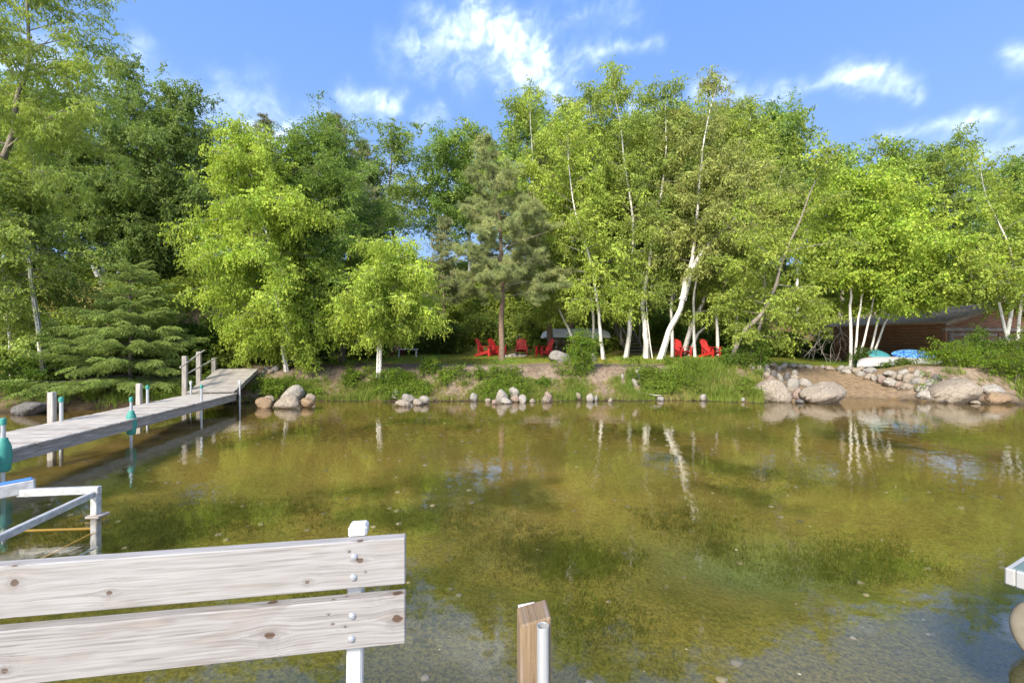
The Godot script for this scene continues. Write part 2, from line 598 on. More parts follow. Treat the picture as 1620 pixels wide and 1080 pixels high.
# one tree: every stem a tapered trunk with its limbs, and a crown of leaf sprays on the twigs
func tree(called: String, label: String, group: String, stems: Array, o: Dictionary, category := "tree") -> Node3D:
	rng.seed = o.seed
	var base: Vector3 = stems[0][0]
	var root := thing(called, label, category, base, 0.0, group)
	var where := []
	var tint := []
	for st in stems:
		var p := []
		for q in st:
			p.append(q - base)
		p[0] += Vector3.DOWN * 0.15
		var g := Geo.new()
		var lg := Geo.new()
		var pts := PackedVector3Array()
		var rad := PackedFloat32Array()
		var r0: float = o.r * (1.0 if st == stems[0] else rr(0.7, 0.95))
		var nseg: int = maxi(8, st.size() * 4)
		for k in nseg + 1:
			var t := float(k) / nseg
			pts.append(spline(p, t) + Vector3(bump.get_noise_2d(t * 90.0, o.seed * 7.0), 0, bump.get_noise_2d(t * 90.0, o.seed * 7.0 + 50.0)) * r0 * 0.8 * minf(1.0, t * 5.0))
			rad.append(r0 * (pow(1.0 - t, 0.8) * 0.95 + 0.05) * (1.0 + 0.35 * exp(-t * 22.0)))
		g.tube(pts, rad, 9, false, rng.randf() * 3.0)
		var nl: int = o.n
		var L: float = o.L
		for k in nl:
			var q: float = pow((k + rng.randf()) / nl, o.get("pack", 1.0))
			var t: float = o.t0 + (1.0 - o.t0) * q * 0.99
			var b := spline(p, t)
			var az: float = k * 2.39996 + rr(-0.6, 0.6)
			var ll: float = L * profile(o.prof, q) * rr(0.62, 1.18)
			if o.has("lean"):
				ll *= 1.0 + (o.lean as Vector3).dot(Vector3(cos(az), 0, sin(az)))
			var el: float = lerpf(o.el, o.get("el1", 1.0), q * q) + rr(-0.2, 0.2)
			var d := Vector3(cos(az) * cos(el), sin(el), sin(az) * cos(el))
			var lp := PackedVector3Array([b])
			var lr := PackedFloat32Array()
			var rl: float = minf(r0 * (1.0 - t) * 0.5 + 0.006, 0.007 + ll * 0.0075)
			lr.append(rl)
			var x := b
			for e in 5:
				d = (d + Vector3(rr(-0.16, 0.16), rr(-0.1, 0.1) - o.droop * 0.2, rr(-0.16, 0.16))).normalized()
				x += d * ll / 5.0
				lp.append(x)
				lr.append(rl * (1.0 - (e + 1) / 5.5))
			lg.tube(lp, lr, 5 if rl > 0.02 else 3, false)
			var nt := int(ceil(ll * o.get("twigs", 3.0)))
			for w in nt + 1:
				var u := lerpf(o.get("bare", 0.22), 1.0, (w + rng.randf()) / (nt + 1))
				var f := u * 5.0
				var e := mini(int(f), 4)
				var tp := lp[e].lerp(lp[e + 1], f - e)
				var ld := (lp[e + 1] - lp[e]).normalized()
				var td := (ld * 0.7 + rnd_dir() * Vector3(1, o.get("flat", 0.8), 1)).normalized()
				if w == nt:
					tp = lp[5]
					td = ld
				var tl: float = (0.25 + 0.3 * ll * (1.0 - 0.55 * u)) * rr(0.6, 1.2)
				var steps := maxi(1, int(tl / o.step))
				var tw := PackedVector3Array([tp])
				var tone := rr(0.8, 1.22)
				for h in steps:
					td = (td + Vector3.DOWN * o.droop * 0.33).normalized()
					tp += td * tl / steps
					tw.append(tp)
					var s: float = o.cs * rr(0.7, 1.25)
					var bs := Basis(Vector3.UP, rr(0, TAU)) * Basis(Vector3.RIGHT, rr(-0.4, 0.4))
					if o.get("along", false):
						var xx := td
						var zz := xx.cross(Vector3.UP).normalized()
						bs = Basis(xx, zz.cross(xx), zz) * Basis(Vector3.RIGHT, rr(-0.5, 0.5))
					where.append(Transform3D(bs.scaled(Vector3(s, s, s)), tp + rnd_dir() * 0.08))
					var v := tone * rr(0.85, 1.15)
					var col: Color = o.col
					if o.has("col2"):
						col = col.lerp(o.col2, clampf(rr(-0.4, 1.0), 0, 1))
					v *= 2.75
					tint.append(Color(col.r * v * 1.03, col.g * v * 0.93, col.b * v * 1.45))
				if o.get("wood", true):
					var tr := PackedFloat32Array()
					for h in tw.size():
						tr.append(lerpf(0.008, 0.003, float(h) / (tw.size())))
					lg.tube(tw, tr, 3, false)
		var tk := part("trunk", g.mesh(), o.bark, root)
		part("branchwork", lg.mesh(), o.get("limb", M.limb), tk)
	copies("crown", o.leaf, o.get("mat", M.leaf), where, tint, root)
	return root

# a young spruce: whorls of drooping branches that turn up at the tips
func spruce(label: String, base: Vector3, h: float, reach: float, col: Color, sd: int) -> Node3D:
	rng.seed = sd
	var root := thing("spruce_tree", label, "tree", base)
	var g := Geo.new()
	g.tube(PackedVector3Array([Vector3(0, -0.2, 0), Vector3(0.03, h * 0.5, 0), Vector3(0, h, 0)]), PackedFloat32Array([0.07, 0.04, 0.008]), 8, false)
	var where := []
	var tint := []
	var rows := 9
	for k in rows:
		var q := float(k) / (rows - 1)
		var y := lerpf(0.25, h - 0.15, pow(q, 0.9))
		var nb := 17 if q < 0.6 else 9
		for b in nb:
			var az := TAU * (b + rng.randf() * 0.7) / nb + k * 0.9
			var ll := lerpf(reach, 0.2, pow(q, 0.85)) * rr(0.75, 1.15)
			var d := Vector3(cos(az), lerpf(-0.12, 0.7, q) + rr(-0.12, 0.12), sin(az)).normalized()
			var x := Vector3(0, y + rr(-0.12, 0.12), 0)
			var lp := PackedVector3Array([x])
			var lr := PackedFloat32Array([0.016])
			var ns := maxi(2, int(ll / 0.2))
			for e in ns:
				var u := (e + 1.0) / ns
				d.y += 0.11 * (u - 0.35)
				d = d.normalized()
				x += d * ll / ns
				lp.append(x)
				lr.append(lerpf(0.014, 0.004, u))
				if u < 0.2:
					continue
				for sgn in [-1.0, 0.0, 1.0]:
					if sgn != 0.0 and u > 0.9:
						continue
					var xx = (d + d.cross(Vector3.UP).normalized() * sgn * rr(0.5, 0.9) + Vector3.DOWN * rr(0.05, 0.5)).normalized()
					var zz = xx.cross(Vector3.UP).normalized()
					var s := rr(0.85, 1.35) * (0.85 if sgn else 1.0)
					var bs := Basis(xx, zz.cross(xx), zz) * Basis(Vector3.RIGHT, rr(-0.35, 0.35))
					where.append(Transform3D(bs.scaled(Vector3(s, s, s)), x + rnd_dir() * 0.03))
					var v := rr(0.8, 1.2)
					tint.append(Color(col.r * v, col.g * v, col.b * v))
			g.tube(lp, lr, 4, false)
	part("trunk", g.mesh(), M.bark_grey, root)
	copies("crown", CL.spruce, M.needle, where, tint, root)
	return root

# a bush: several thin stems from the ground, sprays along them
func bush(called: String, label: String, base: Vector3, w: float, h: float, col: Color, leafm: Mesh, sd: int, dense := 1.0, cs := 1.0, group := "", category := "shrub") -> Node3D:
	rng.seed = sd
	var root := thing(called, label, category, base, 0.0, group)
	var g := Geo.new()
	var where := []
	var tint := []
	var ns := int(clampf(9.0 * w * dense, 6, 40))
	for k in ns:
		var a := k * 2.39996
		var q := sqrt((k + 0.5) / ns)
		var foot := Vector3(cos(a), 0, sin(a)) * q * w * 0.25
		var top := Vector3(cos(a) * q * w * 0.5 * rr(0.7, 1.1), h * (1.0 - 0.45 * q * q) * rr(0.75, 1.1), sin(a) * q * w * 0.5 * rr(0.7, 1.1))
		var pts := PackedVector3Array([foot + Vector3.DOWN * 0.15])
		var rad := PackedFloat32Array([0.012])
		for e in 4:
			var u := (e + 1) / 4.0
			pts.append(foot.lerp(top, u) + Vector3(0, sin(u * PI) * 0.12 * h, 0) + rnd_dir() * 0.04)
			rad.append(lerpf(0.012, 0.003, u))
		g.tube(pts, rad, 3, false)
		var m := maxi(3, int(h / 0.13 * dense))
		for e in m:
			var u := lerpf(0.12, 1.0, (e + rng.randf()) / m) * 4.0
			var j := mini(int(u), 3)
			var s := cs * rr(0.6, 1.1)
			where.append(Transform3D((Basis(Vector3.UP, rr(0, TAU)) * Basis(Vector3.RIGHT, rr(-0.5, 0.5))).scaled(Vector3(s, s, s)), pts[j].lerp(pts[j + 1], u - j) + rnd_dir() * 0.16 * minf(w, h)))
			var v := rr(1.1, 2.0)
			tint.append(Color(col.r * v * rr(0.95, 1.25), col.g * v, col.b * v))
	part("stem", g.mesh(), M.bark_grey, root)
	copies("foliage", leafm, M.leaf, where, tint, root)
	return root

# copies of a finished plant, turned and scaled, each with a label of its own
func again(o: Node3D, where: Vector3, label: String, turn: float, sc: float, group := "") -> Node3D:
	var r: Node3D = o.duplicate()
	r.name = numbered(String(o.name).rstrip("0123456789").trim_suffix("_"))
	add_child(r)
	r.position = where
	r.rotation.y = turn
	r.scale = Vector3(sc, sc, sc)
	r.set_meta("label", label)
	if group: r.set_meta("group", group)
	return r

# ---------------------------------------------------------------- stones
func stone_mesh(sd: int, facets: int, soft: float, detail := 22) -> ArrayMesh:
	rng.seed = sd
	var planes := []
	for k in facets:
		planes.append([rnd_dir(), rr(0.72, 1.0)])
	var nz := FastNoiseLite.new()
	nz.seed = sd
	nz.frequency = 1.0
	nz.fractal_octaves = 4
	var s := SphereMesh.new()
	s.radius = 1.0
	s.height = 2.0
	s.radial_segments = detail
	s.rings = detail / 2
	var a := s.get_mesh_arrays()
	var v: PackedVector3Array = a[Mesh.ARRAY_VERTEX]
	var dirs := v.duplicate()
	var shape := func(d: Vector3) -> Vector3:
		var sum := 0.0
		for p in planes:
			var c: float = d.dot(p[0])
			if c > 0.05:
				sum += pow(c / p[1], soft)
		var r: float = 1.0 / pow(sum + pow(1.0 / 1.15, soft), 1.0 / soft)
		return d * r * (1.0 + nz.get_noise_3dv(d * 1.6) * 0.09 + nz.get_noise_3dv(d * 6.0) * 0.025)
	var nn: PackedVector3Array = a[Mesh.ARRAY_NORMAL]
	for k in v.size():
		var d := dirs[k].normalized()
		v[k] = shape.call(d)
		var e1 := d.cross(Vector3(0.3, 0.9, 0.2)).normalized()
		var e2 := d.cross(e1)
		var pa: Vector3 = shape.call((d + e1 * 0.06).normalized())
		var pb: Vector3 = shape.call((d + e2 * 0.06).normalized())
		var nrm := (pa - v[k]).cross(pb - v[k]).normalized()
		nn[k] = nrm if nrm.dot(d) > 0 else -nrm
	a[Mesh.ARRAY_VERTEX] = v
	a[Mesh.ARRAY_NORMAL] = nn
	var m := ArrayMesh.new()
	m.add_surface_from_arrays(Mesh.PRIMITIVE_TRIANGLES, a)
	return m

func stone_mat(a: Color, b: Color, sd: int) -> StandardMaterial3D:
	var m := StandardMaterial3D.new()
	m.albedo_texture = noise_tex(0.02, a, b, 512, sd, 6)
	m.detail_enabled = true
	m.detail_blend_mode = BaseMaterial3D.BLEND_MODE_MUL
	m.detail_albedo = M.speck
	m.detail_uv_layer = BaseMaterial3D.DETAIL_UV_1
	m.uv1_triplanar = true
	m.uv1_world_triplanar = true
	m.uv1_scale = Vector3(1.1, 1.1, 1.1)
	m.roughness = 0.85
	m.metallic_specular = 0.3
	m.normal_enabled = true
	m.normal_texture = M.rough_normal
	m.normal_scale = 1.1
	return m

var stones := []
var stone_no := 0
var stone_spots := []

func on_stone(x: float, z: float) -> bool:
	for k in stone_spots:
		if absf(x - k.x) < k.y and z > k.z - k.y * 0.6 and z < k.z + k.y + 0.3:
			return true
	return false
# a stone from where its outline meets the ground: sides, top and foot in the photograph's pixels, its place found on the terrain
func stone(x0: float, x1: float, top: float, foot: float, mat: String, label: String, group := "", big := false) -> MeshInstance3D:
	rng.seed = 900 + stone_no * 13
	var p := ground_hit((x0 + x1) * 0.5, foot)
	var d := -p.z
	var w := (x1 - x0) / F * d
	var h := maxf((foot - top) / F * d * 1.25, w * 0.4)
	var m: Mesh = stones[(stone_no % 3) + 6] if big else stones[stone_no % 6]
	stone_no += 1
	var dp := w * rr(0.7, 0.95)
	var o := part(numbered("boulder" if big else "stone"), m, M[mat], self)
	o.transform = Transform3D(Basis(Vector3.UP, rr(-0.4, 0.4) + (PI if rng.randf() < 0.5 else 0.0)) * Basis(Vector3.FORWARD, rr(-0.2, 0.2)), p + Vector3(0, h * 0.5 - (foot - top) / F * d * 0.25, -dp * 0.35)) * Transform3D(Basis().scaled(Vector3(w * 0.53, h * 0.55, dp * 0.5)))
	stone_spots.append(Vector3(o.position.x, w * 0.55, o.position.z))
	tag(o, label, "boulder" if big else "stone", group)
	return o

const ORD := ["first", "second", "third", "fourth", "fifth", "sixth", "seventh", "eighth", "ninth", "tenth", "eleventh", "twelfth", "thirteenth", "fourteenth", "fifteenth", "sixteenth", "seventeenth", "eighteenth", "nineteenth", "twentieth", "twenty-first", "twenty-second", "twenty-third", "twenty-fourth", "twenty-fifth", "twenty-sixth", "twenty-seventh", "twenty-eighth", "twenty-ninth", "thirtieth"]

# ---------------------------------------------------------------- sky
func sky_cover() -> Image:
	var w := 2048
	var h := 1024
	var im := Image.create(w, h, false, Image.FORMAT_RGBAH)
	im.fill(Color(1, 1, 1, 0))
	var f := FastNoiseLite.new()
	f.seed = 4
	f.frequency = 1.0
	f.fractal_octaves = 5
	# wisps: azimuth and elevation of both ends in degrees, half width, strength
	var wisps := [
		[-12.5, 32.5, -4.0, 35.5, 1.5, 0.45], [-9.5, 33.9, -1.6, 34.5, 1.6, 0.6], [-4.0, 34.7, 1.6, 32.0, 2.0, 0.9], [0.8, 32.6, 5.9, 28.6, 1.5, 0.85], [4.0, 31.4, 11.0, 32.1, 1.0, 0.5],
		[9.5, 32.1, 18.1, 32.0, 0.5, 0.5], [-8.7, 35.0, -3.2, 37.6, 0.7, 0.7], [-14, 31.5, 3, 30.5, 1.6, 0.3], [2, 35, 15, 35.5, 1.3, 0.22], [3.0, 29.5, 7.0, 27.0, 1.4, 0.6],
		[-20.2, 26.9, -14.0, 27.2, 0.8, 0.75], [-19.1, 25.3, -15.5, 26.6, 0.9, 0.6], [32.3, 25.6, 38.9, 24.8, 0.5, 0.75], [36.0, 25.6, 40.6, 23.6, 0.75, 0.85], [35.8, 24.6, 41.7, 22.1, 0.5, 0.55],
		[47.3, 23.0, 50.1, 21.8, 0.6, 0.95], [39.3, 19.5, 46.2, 18.8, 0.5, 0.5], [43.8, 18.8, 47.5, 18.2, 0.7, 0.35], [-42.0, 23.4, -39.1, 26.6, 0.8, 0.55], [-40.9, 22.7, -28.4, 25.0, 1.5, 0.42], [-34, 21.5, -22, 23.5, 1.6, 0.42],
		[-30.2, 21.6, -26.2, 21.9, 0.8, 1.2], [-50.4, 22.1, -44.4, 22.3, 1.6, 0.95], [-11.8, 25.4, -8.7, 26.8, 0.6, 0.4], [15.0, 26.0, 18.0, 25.4, 0.9, 0.9], [21.3, 27.4, 30.8, 24.9, 0.8, 0.6], [43.8, 17.0, 47.9, 15.6, 1.2, 0.5],
		[-20, 16, -8, 19, 2.2, 0.35], [8, 20, 30, 19, 2.4, 0.35],
		[-70, 44, -20, 47, 3.2, 0.9], [-24, 44.5, 14, 45.5, 2.4, 1.0], [8, 46.5, 44, 44, 3.0, 1.0], [30, 42, 66, 45, 2.6, 0.9], [-40, 52, 40, 53, 3.0, 0.9]]
	for y in range(90, 512):
		var el := 90.0 - y * 180.0 / h
		for x in w:
			var az := fposmod(x * 360.0 / w + 180.0, 360.0) - 180.0
			var sum := 0.0
			if absf(az) < 70.0 and el < 58.0:
				var warp := Vector2.ZERO
				var n1 := 0.0
				var n2 := 0.0
				var n3 := 0.0
				var got := false
				for k in wisps:
					var lo = minf(k[1], k[3]) - k[4] * 2.6
					var hi = maxf(k[1], k[3]) + k[4] * 2.6
					if el < lo or el > hi or az < k[0] - k[4] * 2.6 or az > k[2] + k[4] * 2.6:
						continue
					if not got:
						got = true
						warp = Vector2(f.get_noise_2d(az * 0.22, el * 0.22), f.get_noise_2d(az * 0.22 + 60.0, el * 0.22))
						# streaks drawn out by the wind
						var al := az * 0.86 + el * 0.5
						var ac := el * 0.86 - az * 0.5 + warp.x * 2.0
						n1 = f.get_noise_2d(al * 0.10, ac * 0.9)
						n2 = f.get_noise_2d(al * 0.22 + 20.0, ac * 2.4)
						n3 = f.get_noise_2d(az * 0.35 + 90.0, el * 0.5)
					var a := Vector2(k[0], k[1])
					var b := Vector2(k[2], k[3])
					var p = Vector2(az, el) + warp * k[4] * 1.6
					var ab := b - a
					var u := clampf((p - a).dot(ab) / ab.length_squared(), 0.0, 1.0)
					var r: float = p.distance_to(a + ab * u) / k[4]
					sum += 0.62 * k[5] * exp(-pow(r, 1.6)) * clampf(0.66 + n1 * 0.55 + n2 * 0.55 + n3 * 0.15, 0.03, 1.2)
			else:
				# wisps of the same kind over the rest of the sky
				var c := f.get_noise_2d(cos(deg_to_rad(az)) * (95.0 - el) * 0.030, sin(deg_to_rad(az)) * (95.0 - el) * 0.030 + 9.0)
				sum = smoothstep(-0.4, 0.35, c) * 0.95 * clampf(0.75 + f.get_noise_2d(cos(deg_to_rad(az)) * (95.0 - el) * 0.15 + 30.0, sin(deg_to_rad(az)) * (95.0 - el) * 0.15), 0, 1.2)
			if sum > 0.004:
				im.set_pixel(x, y, Color(1, 1, 1, minf(sum, 1.15)))
	return im

func adirondack() -> Node3D:
	var t := thing("red_chair", "", "chair")
	var tilt := Basis(Vector3.RIGHT, deg_to_rad(-24.0))
	# seat slats slope down towards the back
	for k in 5:
		var g := Geo.new()
		var z := 0.30 - k * 0.115
		g.box(Vector3(0.54, 0.02, 0.10), Transform3D(Basis(Vector3.RIGHT, deg_to_rad(-13.0)), Vector3(0, 0.36 - k * 0.027, z)), 0.004)
		part("seat_slat", g.mesh(), M.red, t)
	# five back slats, the middle one the tallest
	for k in 5:
		var g := Geo.new()
		var x := (k - 2) * 0.112
		var hh: float = [0.70, 0.77, 0.80, 0.77, 0.70][k]
		var bx := Transform3D(tilt * Basis(Vector3.BACK, -x * 0.18), Vector3(x * 0.95, 0.24, -0.19))
		g.box(Vector3(0.104, hh, 0.02), bx * Transform3D(Basis(), Vector3(0, hh * 0.5, 0)), 0.005)
		g.lathe([Vector2(0.0, -0.0095), Vector2(0.052, -0.0095), Vector2(0.052, 0.0095), Vector2(0.0, 0.0095)], Vector3.ZERO, 12)
		for q in range(g.v.size() - 52, g.v.size()):
			g.v[q] = bx * (Vector3(0, hh - 0.005, 0) + Basis(Vector3.RIGHT, PI / 2) * g.v[q])
			g.n[q] = bx.basis * Basis(Vector3.RIGHT, PI / 2) * g.n[q]
		part("back_slat", g.mesh(), M.red, t)
	for s in [-1.0, 1.0]:
		var g := Geo.new()
		g.box(Vector3(0.14, 0.024, 0.74), Transform3D(Basis(), Vector3(s * 0.36, 0.565, 0.06)), 0.008)
		part("armrest", g.mesh(), M.red, t)
		g = Geo.new()
		g.box(Vector3(0.03, 0.55, 0.12), Transform3D(Basis(), Vector3(s * 0.315, 0.275, 0.32)), 0.004)
		part("front_leg", g.mesh(), M.red, t)
		g = Geo.new()
		g.bar(Vector3(s * 0.28, 0.30, 0.38), Vector3(s * 0.28, 0.05, -0.55), 0.028, 0.12, 0.004)
		part("rear_leg", g.mesh(), M.red, t)
		g = Geo.new()
		g.bar(Vector3(s * 0.34, 0.53, -0.29), Vector3(s * 0.30, 0.16, -0.30), 0.03, 0.07, 0.003)
		part("arm_post", g.mesh(), M.red, t)
	var g := Geo.new()
	g.box(Vector3(0.62, 0.06, 0.022), Transform3D(tilt, Vector3(0, 0.54, -0.345)), 0.003)
	part("back_rail", g.mesh(), M.red, t)
	return t

func put_chair(o: Node3D, px: float, d: float, turn: float, label: String) -> void:
	o.position = on_ground(px, d) + Vector3(0, 0.0, 0)
	o.rotation.y = turn
	o.set_meta("label", label)
	o.set_meta("group", "red chairs on the lawn")

func piling(called: String, base: Vector3, top: float, r: float, label: String, cap: String, group: String) -> Node3D:
	var bed := gh(base.x, base.z) - 0.2
	var t := thing(called, label, "post", Vector3(base.x, 0, base.z), 0.0, group)
	var g := Geo.new()
	g.rod(Vector3(0, bed, 0), Vector3(0, top, 0), r, 12)
	part("pipe", g.mesh(), M.galv, t)
	g = Geo.new()
	g.lathe([Vector2(0.0, 0.075), Vector2(r * 0.9, 0.07), Vector2(r * 1.35, 0.055), Vector2(r * 1.35, -0.03), Vector2(r, -0.03)], Vector3(0, top, 0), 12)
	part("cap", g.mesh(), M[cap], t)
	return t

func floatie(base: Vector3, mid: float, label: String) -> void:
	var g := Geo.new()
	g.lathe([Vector2(0.028, 0.26), Vector2(0.05, 0.255), Vector2(0.055, 0.22), Vector2(0.075, 0.17), Vector2(0.09, 0.11), Vector2(0.096, 0.0), Vector2(0.094, -0.10), Vector2(0.085, -0.13), Vector2(0.088, -0.14), Vector2(0.078, -0.225), Vector2(0.06, -0.24), Vector2(0.028, -0.24)], Vector3.ZERO, 20)
	var o := single("bumper", g.mesh(), M.teal, label, "dock bumper", "green bumpers on the dock posts")
	o.position = Vector3(base.x, mid, base.z)

func _ready() -> void:
	# ---------- camera, sky, sun, exposure
	var cam := Camera3D.new()
	cam.name = "camera"
	cam.position = Vector3(0, EYE, 0)
	cam.fov = rad_to_deg(2.0 * atan(540.0 / F))
	cam.near = 0.05
	cam.far = 900.0
	add_child(cam)
	cam.current = true
	var env := Environment.new()
	env.background_mode = Environment.BG_SKY
	var sm := ProceduralSkyMaterial.new()
	sm.sky_top_color = Color(0.284, 0.42, 0.645)
	sm.sky_horizon_color = Color(0.49, 0.585, 0.68)
	sm.sky_curve = 0.26
	sm.ground_bottom_color = Color(0.20, 0.22, 0.14)
	sm.ground_horizon_color = Color(0.45, 0.52, 0.48)
	sm.sky_cover = ImageTexture.create_from_image(sky_cover())
	sm.sky_cover_modulate = Color(0.97, 0.97, 0.97, 0.5)
	sm.sun_angle_max = 2.0
	env.sky = Sky.new()
	env.sky.sky_material = sm
	env.background_energy_multiplier = 1.0
	env.tonemap_mode = Environment.TONE_MAPPER_LINEAR
	env.tonemap_exposure = 2.7
	env.sdfgi_enabled = true
	env.ssao_enabled = true
	env.ssil_enabled = true
	var we := WorldEnvironment.new()
	we.name = "world"
	we.environment = env
	add_child(we)
	var sun := DirectionalLight3D.new()
	sun.name = "sun"
	sun.light_color = Color(1.0, 0.96, 0.89)
	sun.light_energy = 0.96
	sun.light_angular_distance = 12.0
	sun.shadow_enabled = true
	add_child(sun)
	sun.rotation = Vector3(deg_to_rad(-37.0), deg_to_rad(-27.0), 0)

	bump.seed = 3
	bump.frequency = 0.05
	bump.fractal_octaves = 3
	patch.seed = 8
	patch.frequency = 0.03
	patch.fractal_octaves = 4
	materials()
	clusters()
	setting()
	trees()
	far_trees()
	shore_stones()
	undergrowth()
	boathouse()
	lawn_things()
	dock()
	near_things()
	print("copies ", leaf_count)

func materials() -> void:
	M.speck = noise_tex(0.09, Color(0.55, 0.53, 0.5), Color(1.25, 1.25, 1.25), 512, 77, 3)
	M.rough_normal = normal_tex(0.03, 6.0, 512, 5, 5)
	M.leaf = leaf_mat(Color(0.97, 0.98, 0.66))
	M.needle = leaf_mat(Color(0.6, 0.65, 0.45), 0.6)
	M.blade = leaf_mat(Color(0.75, 0.8, 0.5), 0.6)
	var b := StandardMaterial3D.new()
	b.albedo_texture = ImageTexture.create_from_image(birch_image(3))
	b.uv1_scale = Vector3(1, 0.30, 1)
	b.roughness = 0.75
	b.metallic_specular = 0.3
	M.birch = b
	M.bark_grey = wood(Color(0.13, 0.11, 0.09), Color(0.30, 0.26, 0.22), 12, Vector3(3.0, 0.6, 1.0))
	M.bark_dark = wood(Color(0.06, 0.05, 0.04), Color(0.19, 0.15, 0.12), 13, Vector3(4.0, 0.5, 1.0))
	M.bark_pine = wood(Color(0.12, 0.085, 0.06), Color(0.30, 0.21, 0.155), 14, Vector3(4.0, 1.2, 1.0))
	M.limb = wood(Color(0.17, 0.15, 0.13), Color(0.36, 0.32, 0.28), 16, Vector3(3.0, 0.6, 1.0))
	M.dead = wood(Color(0.28, 0.25, 0.22), Color(0.48, 0.44, 0.40), 15, Vector3(3.0, 0.6, 1.0))
	M.stone_beige = stone_mat(Color(0.200, 0.168, 0.131), Color(0.387, 0.337, 0.281), 21)
	M.stone_pale = stone_mat(Color(0.244, 0.223, 0.197), Color(0.416, 0.393, 0.360), 22)
	M.stone_grey = stone_mat(Color(0.185, 0.175, 0.158), Color(0.36, 0.345, 0.32), 23)
	M.stone_tan = stone_mat(Color(0.187, 0.125, 0.075), Color(0.349, 0.262, 0.175), 24)
	M.stone_dark = stone_mat(Color(0.078, 0.074, 0.070), Color(0.203, 0.195, 0.187), 25)
	M.stone_pink = stone_mat(Color(0.216, 0.158, 0.129), Color(0.351, 0.275, 0.234), 26)
	M.red = flat(Color(0.55, 0.025, 0.022), 0.5)
	M.red.albedo_texture = grey_tex(0.03, 0.72, 1.1, 256, 85, 5)
	M.red.uv1_scale = Vector3(2, 2, 1)
	M.maroon = flat(Color(0.16, 0.02, 0.035), 0.6)
	M.white = flat(Color(0.58, 0.58, 0.575), 0.45)
	M.teal = flat(Color(0.04, 0.25, 0.20), 0.6)
	M.galv = flat(Color(0.55, 0.56, 0.57), 0.42, 0.6)
	M.galv.roughness_texture = grey_tex(0.03, 0.6, 1.0, 256, 31)
	M.alu = flat(Color(0.46, 0.465, 0.47), 0.5, 0.2)
	M.alu.albedo_texture = grey_tex(0.02, 0.72, 1.08, 256, 84, 5)
	M.alu.uv1_scale = Vector3(1.5, 1.5, 1)
	M.canoe = flat(Color(0.66, 0.67, 0.67), 0.5, 0.1)
	M.black = flat(Color(0.03, 0.03, 0.03), 0.6)
	M.dockwood = wood(Color(0.230, 0.209, 0.188), Color(0.425, 0.400, 0.365), 41, Vector3(0.4, 6.0, 1.0))
	M.dockwood_b = wood(Color(0.280, 0.255, 0.230), Color(0.476, 0.450, 0.416), 42, Vector3(0.4, 6.0, 1.0))
	M.dockwood_c = wood(Color(0.204, 0.182, 0.161), Color(0.374, 0.349, 0.315), 43, Vector3(0.4, 6.0, 1.0))
	M.fascia = wood(Color(0.20, 0.18, 0.165), Color(0.38, 0.35, 0.32), 44, Vector3(0.3, 5.0, 1.0))
	M.brown_board = wood(Color(0.15, 0.075, 0.045), Color(0.30, 0.165, 0.105), 45, Vector3(0.3, 5.0, 1.0))
	M.grey_board = wood(Color(0.15, 0.12, 0.10), Color(0.34, 0.29, 0.25), 46, Vector3(0.3, 5.0, 1.0))
	M.shake = wood(Color(0.17, 0.13, 0.09), Color(0.42, 0.34, 0.26), 47, Vector3(2.5, 2.5, 1.0))
	M.stairwood = wood(Color(0.20, 0.175, 0.15), Color(0.40, 0.36, 0.32), 48, Vector3(0.4, 5.0, 1.0))
	M.tube = flat(Color(0.42, 0.38, 0.31), 0.45, 0.2)
	M.tube.albedo_texture = noise_tex(0.015, Color(0.55, 0.5, 0.42), Color(1, 1, 1), 256, 83, 5)
	M.tube.uv1_triplanar = true
	M.edge = flat(Color(0.33, 0.33, 0.325), 0.5)
	M.steel = flat(Color(0.62, 0.63, 0.66), 0.3, 0.8)
	M.turquoise = flat(Color(0.05, 0.22, 0.25), 0.4)
	M.tiedye = flat(Color(1, 1, 1), 0.4)
	M.tiedye.albedo_texture = noise_tex(0.02, Color(0.01, 0.06, 0.38), Color(0.16, 0.40, 0.55), 256, 81, 3)
	M.tiedye.albedo_texture.color_ramp.set_offset(0, 0.42)
	M.tiedye.albedo_texture.color_ramp.set_offset(1, 0.58)
	M.tiedye.uv1_triplanar = true
	M.tiedye.uv1_scale = Vector3(1.6, 1.6, 1.6)
	M.logwood = wood(Color(0.24, 0.16, 0.09), Color(0.60, 0.44, 0.27), 49, Vector3(2, 2, 1.0))

func clusters() -> void:
	CL.birch = spray(7, 7, 0.46, 0.088, 0.068, 0.6, 0.3, 101)
	CL.birch2 = spray(7, 7, 0.44, 0.085, 0.068, 0.35, 0.3, 102)
	CL.broad = spray(7, 6, 0.42, 0.11, 0.085, 0.25, 0.5, 103)
	CL.ash = spray(7, 9, 0.42, 0.13, 0.036, 0.40, 0.4, 104)
	CL.fine = spray(8, 7, 0.44, 0.085, 0.048, 0.15, 0.65, 105)
	CL.far = spray(8, 7, 0.60, 0.135, 0.105, 0.25, 0.4, 106)
	CL.herb = spray(6, 6, 0.16, 0.07, 0.04, -0.4, 0.3, 107)
	CL.pine = needle_tufts(6, 44, 0.20, 0.15, 0.011, 108)
	CL.pinefar = needle_tufts(7, 30, 0.30, 0.22, 0.024, 109)
	CL.spruce = spruce_spray(110)
	CL.grass = grass_tuft(16, 0.42, 0.10, 0.012, 111)
	CL.lawn = grass_tuft(16, 0.07, 0.12, 0.010, 112)
	CL.weed = grass_tuft(12, 0.10, 0.16, 0.007, 113)
	CL.algae = spray(8, 7, 0.10, 0.06, 0.012, -0.1, 0.5, 114)
	for k in 6:
		stones.append(stone_mesh(200 + k, 14, 5.0, 20))
	for k in 3:
		stones.append(stone_mesh(220 + k, 11, 9.0, 48))

